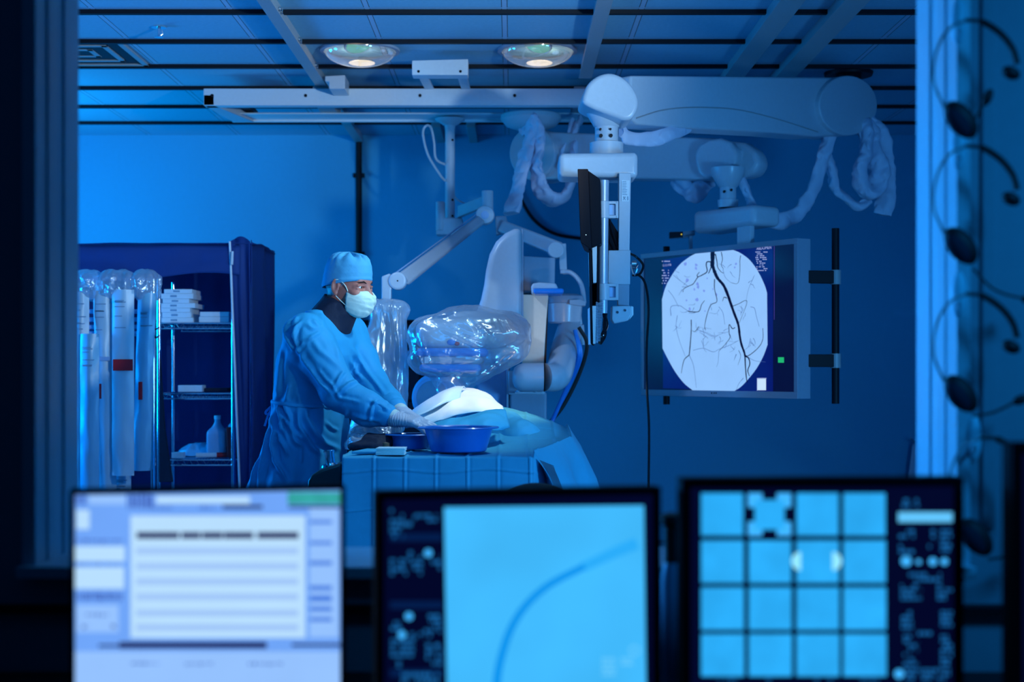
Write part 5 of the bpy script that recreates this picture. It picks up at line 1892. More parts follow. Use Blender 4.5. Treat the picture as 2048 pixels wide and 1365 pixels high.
# white drape end hanging at the far right by the window frame, with a small hook
hk = P(1818, 880, 10.1)
t = thing('hanging_gown', 'pale cloth hanging low at the far right behind the window frame', 'cloth', (2.78, 10.1, 0.3))
MB().grid(lambda u, v: P(1826 - 16 * (1 - v) + u * (30 + 20 * (1 - v)), 888 + (1 - v) * 120, 10.1) + Vector((0, 0.02 * math.sin(u * 14), 0)), 16, 14).build('cloth', sleeve_m, t, solid=0.004, ang=180)
MB().tube(catmull([P(1812, 880, 10.2), P(1820, 876, 10.08), P(1828, 882, 10.08), P(1836, 888, 10.1)], 6), 0.008, 8).build('hook', chrome, t)

# ------------------------------------------------------------------ the surgeon
PS = thing('person', 'surgeon in blue gown, cap and pale mask, gloved hands over the small blue basin', 'person', (-0.82, 5.9, 0))


def frame(yaw, pitch=0.0, roll=0.0):
    """forward, person's right, up; yaw from +x towards the camera"""
    f_ = Vector((math.cos(yaw), -math.sin(yaw), 0))
    u_ = Vector((0, 0, 1))
    f2 = (f_ * math.cos(pitch) - u_ * math.sin(pitch)).normalized()
    r_ = f2.cross(u_).normalized()
    u2 = r_.cross(f2).normalized()
    return f2, r_, u2


HF, HR, HU = frame(math.radians(27), math.radians(7))
HM = (HF, HR, HU)
HC = P(698, 574, 5.88)


def H(f_, r_, u_):
    return HC + HF * f_ + HR * r_ + HU * u_


TF, TR, TU = frame(math.radians(20))
SHR, ELR, WRR = P(612, 668, 5.74), P(678, 784, 5.66), P(786, 838, 5.58)
SHL, ELL, WRL = Vector((-0.69, 6.07, 1.35)), P(742, 772, 5.98), P(800, 826, 5.74)
TIPR, TIPL = P(858, 848, 5.53), P(848, 845, 5.66)


def hand_parts(W, tip, n, thumb_dir, curl):
    """palm and five fingers; W wrist, tip where the fingers point, n out of the palm"""
    h = (tip - W).normalized()
    n = (n - h * n.dot(h)).normalized()
    t = n.cross(h).normalized()
    if t.dot(thumb_dir) < 0:
        t = -t
    segs = []
    for s, k in ((0.028, 0), (0.010, 0), (-0.010, 0), (-0.027, 0)):
        segs.append((W + h * 0.012 + t * s * 0.75, W + h * 0.092 + t * s, 0.019, 0.0145, 'palm'))
    fl = [(0.030, 0.040, 0.025, 0.021), (0.010, 0.044, 0.028, 0.022), (-0.011, 0.041, 0.026, 0.021), (-0.030, 0.032, 0.020, 0.018)]
    for i, (s, a, b_, c) in enumerate(fl):
        p = W + h * (0.094 - abs(i - 1.2) * 0.004) + t * s
        ang = curl * (0.75 + 0.16 * i)
        d0 = (h + t * (s * 1.6)).normalized()
        for j, L in enumerate((a, b_, c)):
            aa = ang * (0.5, 1.15, 1.6)[j]
            dd = d0 * math.cos(aa) + n * math.sin(aa)
            q = p + dd * L
            segs.append((p, q, 0.0098 - 0.0009 * j, 0.0090 - 0.0009 * j, 'finger'))
            p = q
    p = W + h * 0.028 + t * 0.030
    for j, (L, m1, m2, m3) in enumerate(((0.040, .70, .62, .35), (0.032, .88, .35, .38), (0.026, .97, .10, .35))):
        dd = (h * m1 + t * m2 + n * m3).normalized()
        q = p + dd * L
        segs.append((p, q, 0.0125 - 0.0012 * j, 0.0112 - 0.0012 * j, 'thumb'))
        p = q
    return segs, h, n, t


NR = Vector((0.05, 0.10, -1))
HANDR = hand_parts(WRR + (TIPR - WRR) * 0.02, TIPR, Vector((-0.1, 0.25, -1)), Vector((0, 1, 0)), 0.40)
HANDL = hand_parts(WRL + (TIPL - WRL) * 0.05, TIPL, Vector((-0.1, -0.25, -1)), Vector((0, -1, 0)), 0.42)


def add_hand(f, segs, grow=0.0):
    for a, b_, r0, r1, kind in segs:
        f.cone(a, b_, r0 + grow, r1 + grow, k=0.010 if kind == 'palm' else 0.0035)


def seg_grid(lo, hi, *parts):
    """sample positions with finer spacing where it is needed"""
    out = []
    for a, b_, st in parts:
        out.append(np.arange(a, b_, st))
    return np.concatenate(out)


# body: one continuous surface from head to shoes
zs = seg_grid(0, 0, (-0.01, 0.80, 0.014), (0.80, 1.36, 0.006), (1.36, 1.70, 0.0034))
fb_ = Field(np.arange(-1.05, -0.28, 0.0045), np.arange(5.40, 6.25, 0.0055), zs)
# head
fb_.ell(H(-0.012, 0, 0.026), (0.096, 0.075, 0.088), HM, k=0.01)
fb_.ell(H(0.030, 0, -0.030), (0.064, 0.060, 0.085), HM, k=0.03)
fb_.ell(H(0.055, 0, -0.088), (0.030, 0.034, 0.026), HM, k=0.03)
fb_.ell(H(0.072, 0, 0.030), (0.016, 0.046, 0.014), HM, k=0.02)            # brow
for s in (1, -1):
    fb_.ell(H(0.088, s * 0.034, 0.004), (0.022, 0.022, 0.013), HM, k=0.012, op='sub')   # eye sockets
    fb_.ell(H(0.064, s * 0.045, -0.026), (0.024, 0.022, 0.018), HM, k=0.02)              # cheekbone
fb_.cone(H(0.084, 0, 0.012), H(0.108, 0, -0.030), 0.009, 0.014, k=0.012)   # nose
fb_.ell(H(0.100, 0, -0.034), (0.014, 0.019, 0.010), HM, k=0.008)
fb_.ell(H(0.084, 0, -0.064), (0.012, 0.024, 0.006), HM, k=0.008)           # lips
fb_.ell(H(0.083, 0, -0.073), (0.011, 0.021, 0.006), HM, k=0.006)
for s in (1, -1):                                                          # eyelids
    fb_.cone(H(0.0835, s * 0.017, 0.0112), H(0.077, s * 0.052, 0.0098), 0.0044, 0.0046, k=0.005)
    fb_.cone(H(0.0825, s * 0.017, -0.0035), H(0.077, s * 0.052, -0.0025), 0.0042, 0.0042, k=0.005)
    fb_.ell(H(0.064, s * 0.052, 0.003), (0.008, 0.006, 0.009), HM, k=0.01)
    e0 = H(-0.010, s * 0.079, -0.004)
    ef, er = (HF * 0.9 + HR * s * 0.35).normalized(), (HR * s - HF * s * 0.35 * s).normalized()
    EM = (HF * .93 - HR * s * .36, HR * .93 + HF * s * .36, HU)
    fb_.ell(e0 + HR * s * 0.006, (0.019, 0.006, 0.033), EM, k=0.004)
    fb_.ell(e0 + HR * s * 0.011 + HF * 0.003 + HU * 0.004, (0.010, 0.006, 0.019), EM, k=0.004, op='sub')
    fb_.ell(e0 + HR * s * 0.004 - HU * 0.028 + HF * 0.004, (0.009, 0.006, 0.010), EM, k=0.005)
NB = P(640, 655, 5.90)
fb_.cone(H(-0.02, 0, -0.05), NB, 0.056, 0.064, k=0.03)
# trunk
for a, b_, r0, r1 in ((NB + Vector((-0.03, 0, -0.10)), P(622, 800, 5.9), 0.105, 0.105), (P(622, 800, 5.9), Vector((-0.83, 5.9, 0.95)), 0.105, 0.115)):
    fb_.cone(a, b_, r0, r1, k=0.06)
fb_.cone(SHR, SHL, 0.058, 0.058, k=0.05)
fb_.cone(SHR.lerp(SHL, 0.25) + TU * -0.08, SHR.lerp(SHL, 0.75) + TU * -0.08, 0.07, 0.07, k=0.05)
for Sx, Ex, Wx in ((SHR, ELR, WRR), (SHL, ELL, WRL)):
    fb_.cone(Sx, Ex, 0.055, 0.041, k=0.03)
    fb_.cone(Ex, Wx, 0.041, 0.027, k=0.015)
for s in (1, -1):
    hip = Vector((-0.83, 5.9, 0.92)) + TR * s * 0.09
    knee = hip + TF * 0.02 + Vector((0, 0, -0.42))
    ank = hip - TF * 0.02 + Vector((0, 0, -0.84))
    fb_.cone(hip, knee, 0.085, 0.055, k=0.04)
    fb_.cone(knee, ank, 0.055, 0.038, k=0.03)
    fb_.cone(ank + Vector((0, 0, -0.045)), ank + TF * 0.17 + Vector((0, 0, -0.055)), 0.042, 0.034, k=0.03)
for hp in (HANDR, HANDL):
    add_hand(fb_, hp[0])
V, Q = fb_.mesh()
V = np_smooth(V, Q, 1, 0.35)
body_o = mesh_np(V, Q, 'body', skin_m, PS)

# eyes, brows, hair
for s in (1, -1):
    e = MB().ball(H(0.0715, s * 0.034, 0.003), 0.0122, 18, 12).build('eye', eyewhite, PS)
    gaze = (HF + HR * 0.10 * 1).normalized()
    MB().ball(H(0.0715, s * 0.034, 0.003) + gaze * 0.0072, 0.0062, 14, 10).build('iris', iris_m, e)
    MB().tube([H(0.0905, s * 0.014, 0.0215), H(0.0885, s * 0.030, 0.0265), H(0.0765, s * 0.053, 0.021)], [0.0018, 0.0028, 0.0014], 8, True, (1.3, 0.8)).build('eyebrow', iris_m, PS)
f = Field(np.arange(-0.80, -0.55, 0.004), np.arange(5.74, 6.02, 0.004), np.arange(1.47, 1.62, 0.004))
f.ell(H(-0.012, 0, 0.026), (0.0975, 0.0772, 0.0895), HM, k=0.005)
f.ell(H(0.105, 0, 0), (0.084, 0.2, 0.3), HM, k=0.006, op='sub')
f.ell(H(0.0, 0, -0.098), (0.22, 0.2, 0.09), HM, k=0.006, op='sub')
V, Q = f.mesh()
mesh_np(V, Q, 'hair', hair_m, PS)


# surgical cap: flattened gathered crown above a band
def cap_pt(u, v):
    a = 2 * math.pi * u
    z_ = -0.018 + 0.018 * math.cos(a) + v * 0.0
    prof = [(0.0, 0.030, 1.01), (0.10, 0.038, 1.03), (0.28, 0.062, 1.02), (0.5, 0.092, 0.96), (0.66, 0.113, 0.86), (0.78, 0.123, 0.72), (0.90, 0.127, 0.48), (1.0, 0.128, 0.0)]
    for i in range(len(prof) - 1):
        if prof[i][0] <= v <= prof[i + 1][0]:
            t = (v - prof[i][0]) / (prof[i + 1][0] - prof[i][0])
            hu = prof[i][1] + (prof[i + 1][1] - prof[i][1]) * t
            rr = prof[i][2] + (prof[i + 1][2] - prof[i][2]) * t
            break
    g = max(0, (v - 0.45)) * 2
    pk = 0.075 * g * math.sin(a * 13 + 2 * math.sin(a * 3)) + 0.02 * mnoise.noise(Vector((math.cos(a) * 3, math.sin(a) * 3, v * 5)))
    if v < 0.16:
        rr += 0.02 * math.sin(v / 0.16 * math.pi)
    rr = rr * (1 + pk * (0.6 if v < .9 else 1))
    back = 0.5 - 0.5 * math.cos(a)          # 0 in front, 1 behind
    hu = hu - 0.050 * back * (1 - v) ** 1.2 + 0.022 * math.sin(a * 13 + 2 * math.sin(a * 3)) * max(0, v - .55)
    return H(-0.012 + math.cos(a) * 0.101 * rr, math.sin(a) * 0.083 * rr, hu + 0.003)


MB().grid(lambda u, v: cap_pt(u * 119 / 120, v), 120, 44, wrap=True).build('surgical_cap', cap_m, PS, solid=0.002, ang=180)


# face mask with pleats and ear loops
def mask_pt(u, v):
    phi = (u - 0.5) * math.radians(168)
    prof = [(0.0, 0.098, -0.010, 0.062), (0.14, 0.113, -0.024, 0.067), (0.30, 0.117, -0.040, 0.070), (0.52, 0.112, -0.066, 0.070), (0.74, 0.101, -0.094, 0.064), (0.9, 0.080, -0.115, 0.054), (1.0, 0.054, -0.121, 0.042)]
    for i in range(len(prof) - 1):
        if prof[i][0] <= v <= prof[i + 1][0] + 1e-9:
            t = (v - prof[i][0]) / (prof[i + 1][0] - prof[i][0])
            R, hu, W_ = [prof[i][k] + (prof[i + 1][k] - prof[i][k]) * t for k in (1, 2, 3)]
            break
    pl = 0.0025 * abs(((v * 5) % 1) - 0.5) * 2 * (1 if 0.1 < v < 0.95 else 0)
    c = math.cos(phi)
    s_ = math.sin(phi)
    side = abs(u - .5) * 2
    hu2 = hu + (-0.006 - hu) * 0.0
    top_droop = -0.010 * side ** 2 * (1 - v) + 0.022 * side ** 2 * v
    tent = 0.004 * (1 - side)
    return H(0.018 + (R - 0.018) * (c ** 0.8 if c > 0 else 0) + pl + tent, W_ * 1.03 * (abs(s_) ** 0.9) * (1 if s_ > 0 else -1), hu + top_droop + 0.0015 * mnoise.noise(Vector((u * 9, v * 9, 1)))) + HF * (0.004 * (1 - 2 * abs(mnoise.noise(Vector((u * 5 + v * 3, v * 4, 6))))) * min(1, v * 6))


MB().grid(mask_pt, 46, 40).build('face_mask', mask_m, PS, solid=0.002, ang=180)
m = MB()
for s in (1, -1):
    u_ = 0.97 if s > 0 else 0.03
    m.tube(catmull([mask_pt(u_, 0.03), H(0.030, s * 0.076, 0.006), H(0.006, s * 0.085, 0.024), H(-0.020, s * 0.088, 0.020)], 6), 0.0018, 6)
    m.tube(catmull([mask_pt(u_, 0.72), H(0.010, s * 0.072, -0.055), H(-0.012, s * 0.083, -0.034)], 6), 0.0018, 6)
m.each('mask_loop', mask_m, PS)


# dark protective collar round the neck
def collar(u, v):
    a = 2 * math.pi * u
    back = 0.5 - 0.5 * math.cos(a)
    top = H(-0.022, 0, -0.062)
    base = P(650, 652, 5.90)
    rx0, ry0 = 0.072, 0.074
    rx1, ry1 = 0.098, 0.108
    c = top.lerp(base, v)
    rx, ry = rx0 + (rx1 - rx0) * v, ry0 + (ry1 - ry0) * v
    lift = (0.030 * back - 0.022 * (1 - back)) * (1 - v)
    wob = 0.006 * mnoise.noise(Vector((math.cos(a) * 2, math.sin(a) * 2, v * 3)))
    return c + TF * math.cos(a) * (rx + wob) + TR * math.sin(a) * (ry + wob) + Vector((0, 0, lift - 0.035 * (1 - back) * v))


MB().grid(lambda u, v: collar(u * 59 / 60, v), 60, 14, wrap=True).build('lead_collar', navydark, PS, solid=0.006, ang=180)

# gown
gz_ = seg_grid(0, 0, (0.16, 0.66, 0.014), (0.66, 1.50, 0.0055))
fg = Field(np.arange(-1.24, -0.42, 0.0055), np.arange(5.45, 6.32, 0.0065), gz_)
prof = [  # z, px centre at 5.9, half depth, half width
    (0.18, 566, 0.26, 0.30), (0.45, 572, 0.235, 0.285), (0.72, 594, 0.186, 0.245), (0.85, 607, 0.158, 0.222), (0.976, 616, 0.140, 0.205), (1.04, 619, 0.131, 0.196), (1.072, 619, 0.125, 0.190),
    (1.10, 620, 0.128, 0.195), (1.18, 628, 0.139, 0.205), (1.26, 636, 0.141, 0.205), (1.32, 640, 0.125, 0.195), (1.365, 640, 0.098, 0.165), (1.40, 643, 0.072, 0.115), (1.42, 645, 0.062, 0.085)]
pz = np.array([p[0] for p in prof])
Z = fg.zs[None, None, :]
cxz = np.interp(Z, pz, [P(p[1], 0, 5.9).x for p in prof])
az = np.interp(Z, pz, [p[2] for p in prof])
bz = np.interp(Z, pz, [p[3] for p in prof])
X = fg.xs[:, None, None] - cxz
Y = fg.ys[None, :, None] - 5.90
Uf = X * TF.x + Y * TF.y
Ur = X * TR.x + Y * TR.y
th = np.arctan2(Ur / bz, Uf / az)
skirt = np.clip((1.06 - Z) / 0.5, 0, 1) ** 0.7
ple = 1 + skirt * (0.050 * np.sin(th * 9 + 1.3 + 1.2 * np.sin(th * 2)) + 0.025 * np.sin(th * 17 + 0.6 + Z * 2)) + 0.018 * np.sin(th * 13) * np.exp(-((Z - 1.06) / 0.06) ** 2)
k0 = np.sqrt((Uf / (az * ple)) ** 2 + (Ur / (bz * ple)) ** 2) + 1e-5
dd = (k0 - 1) * np.minimum(az, bz) * 1.1
dd = np.maximum(dd, Z - 1.435)
dd = np.maximum(dd, 0.2 - Z)
fg._mix((slice(None),) * 3, dd, 0.02)
fg.cone(SHR, SHL, 0.070, 0.072, k=0.05)
for Sx, Ex, Wx, g in ((SHR, ELR, WRR, 1.0), (SHL, ELL, WRL, 0.96)):
    fg.cone(Sx + Vector((0, 0, -0.01)), Sx.lerp(Ex, 0.5), 0.079 * g, 0.077 * g, k=0.045)
    fg.cone(Sx.lerp(Ex, 0.5), Ex + Vector((0, 0, 0.002)), 0.077 * g, 0.072 * g, k=0.02)
    fg.cone(Ex, Ex.lerp(Wx, 0.55) + Vector((0, 0, -0.012)), 0.072 * g, 0.063 * g, k=0.02)
    fg.cone(Ex.lerp(Wx, 0.55) + Vector((0, 0, -0.012)), Ex.lerp(Wx, 0.86), 0.062 * g, 0.045 * g, k=0.02)
# neck opening
fg.cone(P(650, 652, 5.90) + Vector((0.0, 0, -0.01)), H(0.0, 0, -0.03), 0.070, 0.09, k=0.012, op='sub')
V, Q = fg.mesh()
V = np_smooth(V, Q, 2)
N = np_normals(V, Q)
n1 = 1 - 2 * np.abs(nz3(V, 7.0, 2.2, (1, 1, 0.7)))
n2 = 1 - 2 * np.abs(nz3(V, 15.0, 5.5, (1, 1, 0.75)))
V = V + N * (0.0035 * n1 + 0.0015 * n2)[:, None]
N = np_normals(V, Q)


def z5(l):
    return [(540 + x / 6.822, 620 + y / 6.822) for x, y in l]


def z6(l):
    return [(490 + x / 6.826, 780 + y / 6.826) for x, y in l]


folds = [
    (z5([(380, 90), (330, 160), (290, 220)]), 0.012, 2.6), (z5([(420, 150), (350, 260), (290, 400)]), 0.013, 2.6),
    (z5([(300, 110), (220, 210), (180, 330)]), 0.012, 3.0), (z5([(190, 320), (250, 430), (330, 560)]), 0.013, 2.6),
    (z5([(360, 160), (340, 300), (330, 420), (400, 620)]), 0.011, 2.6), (z5([(460, 450), (400, 510), (370, 570)]), 0.011, 2.2),
    (z5([(420, 560), (450, 680), (560, 820), (700, 1020), (860, 1160)]), 0.013, 3.4),
    (z5([(580, 120), (690, 240)]), 0.008, 2.6), (z5([(500, 180), (560, 240), (700, 260)]), 0.007, 3.0), (z5([(700, 290), (580, 360), (500, 420)]), 0.008, 2.6),
    (z5([(700, 40), (720, 220), (860, 380), (920, 560), (960, 740)]), 0.005, 3.0),
    (z5([(560, 380), (680, 560), (800, 650), (1010, 830)]), 0.006, 4.0),
    (z5([(1010, 830), (950, 920), (880, 1060)]), 0.011, 2.6), (z5([(880, 1060), (760, 960), (620, 780)]), 0.008, 2.8),
    (z5([(920, 1180), (960, 1110), (1080, 1010), (1210, 960)]), 0.012, 2.6), (z5([(910, 1200), (1060, 1230), (1220, 1260)]), 0.010, 2.4),
    (z5([(840, 1030), (900, 1130), (950, 1200)]), 0.010, 2.2),
    (z5([(120, 420), (90, 700), (90, 1000), (100, 1200)]), 0.011, 2.6), (z5([(170, 480), (130, 760), (120, 1180)]), 0.011, 2.4),
    (z5([(270, 1010), (250, 1120), (215, 1240)]), 0.011, 3.0), (z5([(400, 1170), (400, 1290)]), 0.006, 2.4), (z5([(1200, 720), (1150, 880)]), 0.010, 2.5),
    (z6([(420, 100), (330, 290), (210, 660), (70, 1340)]), 0.012, 3.0), (z6([(380, 280), (290, 700), (180, 1330)]), 0.014, 3.2),
    (z6([(380, 320), (390, 560), (370, 780), (420, 1000), (500, 1130), (580, 1300)]), 0.014, 3.2),
    (z6([(440, 180), (480, 380), (495, 560)]), 0.011, 2.6), (z6([(420, 540), (540, 800), (580, 900)]), 0.012, 2.4),
    (z6([(480, 310), (600, 500), (680, 700), (770, 780)]), 0.013, 2.8), (z6([(520, 180), (620, 420), (660, 560), (790, 690)]), 0.013, 2.8),
    (z6([(730, 230), (730, 500), (830, 640), (930, 800), (1010, 880)]), 0.012, 3.4), (z6([(820, 250), (830, 380), (960, 600), (1100, 740), (1300, 820)]), 0.011, 3.8),
    (z6([(770, 790), (770, 1000)]), 0.004, 2.0), (z6([(1380, 300), (1390, 420), (1370, 640), (1370, 850)]), 0.010, 2.4), (z6([(1100, 440), (1180, 520), (1270, 560)]), 0.008, 2.4),
    ([(700, 690), (735, 745), (770, 790)], 0.007, 3.0), ([(725, 760), (712, 745), (700, 720)], 0.006, 2.4), ([(752, 800), (742, 822), (740, 845)], 0.010, 2.4),
    ([(735, 800), (765, 812), (778, 822)], 0.006, 2.2), ([(700, 830), (730, 838), (760, 842)], 0.007, 2.4)]
V = crease(V, N, [(p_, h_ * (1.35 if i_ >= 22 else 0.85), w_ * 1.25) for i_, (p_, h_, w_) in enumerate(folds)])
V = np_smooth(V, Q, 2, 0.45)
gown_o = mesh_np(V, Q, 'gown', gown_m, PS)
# waist tie with a small bow at the back
m = MB()


def waist(a, z, extra=0.006):
    c = P(619, 0, 5.9)
    return Vector((c.x, 5.9, z)) + TF * math.cos(a) * (0.131 + extra) + TR * math.sin(a) * (0.197 + extra)


m.tube([waist(math.radians(6 * k), 1.064 - 0.012 * math.cos(math.radians(6 * k)) , 0.005) for k in range(61)], 0.0042, 8, True, (1.5, .5))
kb = waist(math.pi, 1.07, 0.012)
m.tube(catmull([kb, kb + Vector((-0.025, -0.02, -0.02)), kb + Vector((-0.048, -0.03, -0.045)), kb + Vector((-0.030, -0.02, -0.050)), kb + Vector((0.0, 0, -0.02))], 6), 0.004, 8, True, (1.4, .6))
m.tube(catmull([kb, kb + Vector((-0.03, -0.03, -0.04)), kb + Vector((-0.05, -0.04, -0.10))], 6), 0.004, 8)
m.each('waist_tie', gown_m, PS)
# sleeve cuffs, glove cuffs and gloves
for (Ex, Wx, hp, nm) in ((ELR, WRR, HANDR, 'right'), (ELL, WRL, HANDL, 'left')):
    segs, h, n, t = hp
    lo = Vector([min(min(a[i], b_[i]) for a, b_, *_ in segs) - 0.04 for i in range(3)])
    hi = Vector([max(max(a[i], b_[i]) for a, b_, *_ in segs) + 0.04 for i in range(3)])
    f = Field(np.arange(lo.x - .03, hi.x, 0.0026), np.arange(lo.y, hi.y, 0.0026), np.arange(lo.z, hi.z + .02, 0.0026))
    add_hand(f, segs, 0.0022)
    f.cone(Wx, Wx + h * 0.03, 0.031, 0.028, k=0.015)
    V, Q = f.mesh()
    V = np_smooth(V, Q, 1, 0.4)
    N = np_normals(V, Q)
    along = (V - np.array(Wx)) @ np.array(h)
    side = (V - np.array(Wx)) @ np.array(t)
    rip = np.sin((along + 0.35 * side) * 640 + 9 * nz3(V, 26)) * np.clip((0.105 - along) / 0.03, 0, 1)
    V = V + N * (0.0007 * rip)[:, None]
    mesh_np(V, Q, 'glove', glove_m, PS)
    ax_ = (Wx - Ex).normalized()
    p0, p1 = Wx - ax_ * 0.055, Wx + h * 0.012
    m = MB().tube([p0, p0.lerp(p1, .15), p0.lerp(p1, .5), p0.lerp(p1, .8), p1, p1 + h * 0.006], [0.0365, 0.0375, 0.0362, 0.0350, 0.0345, 0.031], 28)
    m.build('glove_cuff', glovecuff_m, PS)
    q0 = Ex.lerp(Wx, 0.86)
    mm_ = MB()
    pts = [Ex.lerp(Wx, 0.70), Ex.lerp(Wx, 0.78), Ex.lerp(Wx, 0.84), Ex.lerp(Wx, 0.87)]
    mm_.tube(pts, [0.052, 0.051, 0.047, 0.041], 40)
    mm_.v = [v + (v - Wx).normalized() * 0.004 * mnoise.noise(v * 60) for v in mm_.v]
    mm_.build('sleeve_cuff', gown_m, PS)

# ------------------------------------------------------------------ control room: desk, monitors, headsets
dk = thing('desk', 'dark control-room desk running below the window', 'desk', (0.0, 2.3, 0))
MB().bounds((-1.6, 1.75, 0.60), (1.7, 2.69, 0.64)).build('desk_top', rubber, dk, bevel=0.004)
for x in (-1.5, 0.0, 1.6):
    MB().bounds((x - .03, 1.85, 0), (x + .03, 2.6, 0.6)).build('leg', darkmetal, dk, bevel=0.004)


class Mon:
    def __init__(s, label, pl, pr, ytop_l, dl, dr, bez, zb=0.66, thick=0.045):
        a = P(pl, ytop_l, dl)
        zt_ = a.z
        b_ = P(pr, 0, dr)
        s.A, s.B = Vector((a.x, dl, 0)), Vector((b_.x, dr, 0))
        s.E = (s.B - s.A).normalized()
        s.N = Vector((s.E.y, -s.E.x, 0))
        if s.N.y > 0:
            s.N = -s.N
        s.W = (s.B - s.A).length
        s.zt, s.zb = zt_, zb
        mid = (s.A + s.B) / 2
        s.t = thing('monitor', label, 'monitor', (mid.x, mid.y, 0.64), 'control room monitors')

        def q(u, z, o=0):
            return s.A + s.E * u + Vector((0, 0, z)) + s.N * o
        s.q = q
        m = MB()
        m.prism([q(0, zb, -.006), q(s.W, zb, -.006), q(s.W, zt_, -.006), q(0, zt_, -.006)], -s.N * (thick - .006))
        for u0, u1, za, zc in ((0, s.W, zb, zb + .03), (0, s.W, zt_ - bez, zt_), (0, bez, zb + .03, zt_ - bez), (s.W - bez, s.W, zb + .03, zt_ - bez)):
            m.prism([q(u0, za), q(u1, za), q(u1, zc), q(u0, zc)], -s.N * .02)
        m.build('housing', black, s.t, bevel=0.002)
        c = q(s.W / 2, 0.64, -thick - .02)
        MB().bounds((c.x - .09, c.y - .09, .64), (c.x + .09, c.y + .09, .652)).build('stand_base', black, s.t, bevel=0.003)
        MB().bounds((c.x - .03, c.y - .022, .65), (c.x + .03, c.y + .022, zb + .12)).build('stand_neck', black, s.t, bevel=0.003)
        s.bez = bez

    def S(s, px, py, off=-.0045):
        return ray_hit(px, py, s.A + s.N * off, s.N)

    def rect(s, m, x0, y0, x1, y1, off=-.0045):
        return m.quad(s.S(x0, y1, off), s.S(x1, y1, off), s.S(x1, y0, off), s.S(x0, y0, off))

    def screen(s, m, name='screen'):
        q, b = s.q, s.bez
        return MB().quad(q(b, s.zb + .03, -.0055), q(s.W - b, s.zb + .03, -.0055), q(s.W - b, s.zt - b, -.0055), q(b, s.zt - b, -.0055)).build(name, m, s.t, smooth=False)


e_base = emat('screen_blue_base', (0.17, 0.40, 1.0), 0.95, 0.06, 12)
e_bright = emat('screen_pale', (0.48, 0.74, 1.0), 1.0, 0.03, 12)
e_mid = emat('screen_mid_blue', (0.30, 0.54, 1.0), 1.0, 0.04, 12)
e_row = emat('screen_row', (0.36, 0.58, 1.0), 0.95, 0.02)
e_dark = emat('screen_dark_bar', (0.012, 0.014, 0.10), 1.0)
e_btn = emat('screen_button', (0.08, 0.24, 0.85), 0.9)
e_green = emat('screen_green', (0.04, 0.42, 0.42), 0.9, 0.3, 60)
e_txt = emat('screen_text_blue', (0.06, 0.14, 0.55), 0.9)
# left monitor: a pale worklist
M1 = Mon('left control-room monitor showing a pale worklist table', 139, 691, 981, 2.15, 2.24, 0.0075)
sc1 = M1.screen(e_base)


def z1_(x, y):
    return 100 + x / 3.103, 940 + y / 3.103


def r1(m, x0, y0, x1, y1, off=-.0045):
    a, b_ = z1_(x0, y0), z1_(x1, y1)
    M1.rect(m, a[0], a[1], b_[0], b_[1], off)


m = MB()
r1(m, 500, 285, 1585, 1045, -.005)
r1(m, 150, 475, 465, 570)
r1(m, 150, 605, 460, 740)
r1(m, 165, 250, 245, 370)
r1(m, 660, 165, 1240, 210)
m.each('worklist', e_bright, sc1, smooth=False)
m = MB()
for x0, y0, x1, y1 in ((240, 160, 470, 215), (165, 840, 425, 1010), (1610, 240, 1790, 1040), (140, 1130, 1800, 1440), (600, 1170, 700, 1230), (930, 1170, 1030, 1230), (1600, 1240, 1790, 1440)):
    r1(m, x0, y0, x1, y1, -.005)
m.each('side_panel', e_mid, sc1, smooth=False)
m = MB()
for y in (505, 600, 695, 790, 890, 980):
    r1(m, 535, y - 18, 1540, y + 18, -.0046)
m.each('row_stripe', e_row, sc1, smooth=False)
m = MB()
for x0, x1 in ((538, 802), (815, 935), (943, 1072), (1078, 1262), (1286, 1542)):
    r1(m, x0, 388, x1, 428, -.004)
r1(m, 430, 1070, 1345, 1110, -.004)
r1(m, 300, 1086, 430, 1102, -.004)
r1(m, 1500, 1080, 1812, 1098, -.004)
r1(m, 1070, 220, 1320, 242, -.004)
r1(m, 1480, 222, 1800, 238, -.004)
m.each('header_bar', e_dark, sc1, smooth=False)
m = MB()
r1(m, 1475, 140, 1805, 215, -.004)
m.build('status_field', e_green, sc1, smooth=False)
m = MB()
for y, h in ((325, 22), (455, 22), (580, 26), (735, 30), (800, 40), (865, 30), (930, 26)):
    r1(m, 1612, y - h / 2, 1750, y + h / 2, -.004)
m.each('button', e_btn, sc1, smooth=False)
m = MB()
rr = random.Random(4)
for x0, x1, y0, y1 in ((160, 225, 160, 220), (480, 640, 150, 245), (640, 760, 225, 250), (920, 1060, 225, 245), (165, 450, 760, 815), (220, 360, 890, 912), (200, 235, 960, 990), (380, 410, 960, 990), (170, 460, 430, 455), (170, 430, 580, 594), (505, 680, 1195, 1215), (840, 1010, 1195, 1215), (1230, 1440, 1195, 1215)):
    x = x0
    m = MB()
    while x < x1:
        w_ = rr.uniform(8, 26)
        r1(m, x, y0 + rr.uniform(0, 8), min(x1, x + w_), y1 - rr.uniform(0, 8), -.0038)
        x += w_ + rr.uniform(5, 12)
    m.build('text_block', e_txt, sc1, smooth=False)

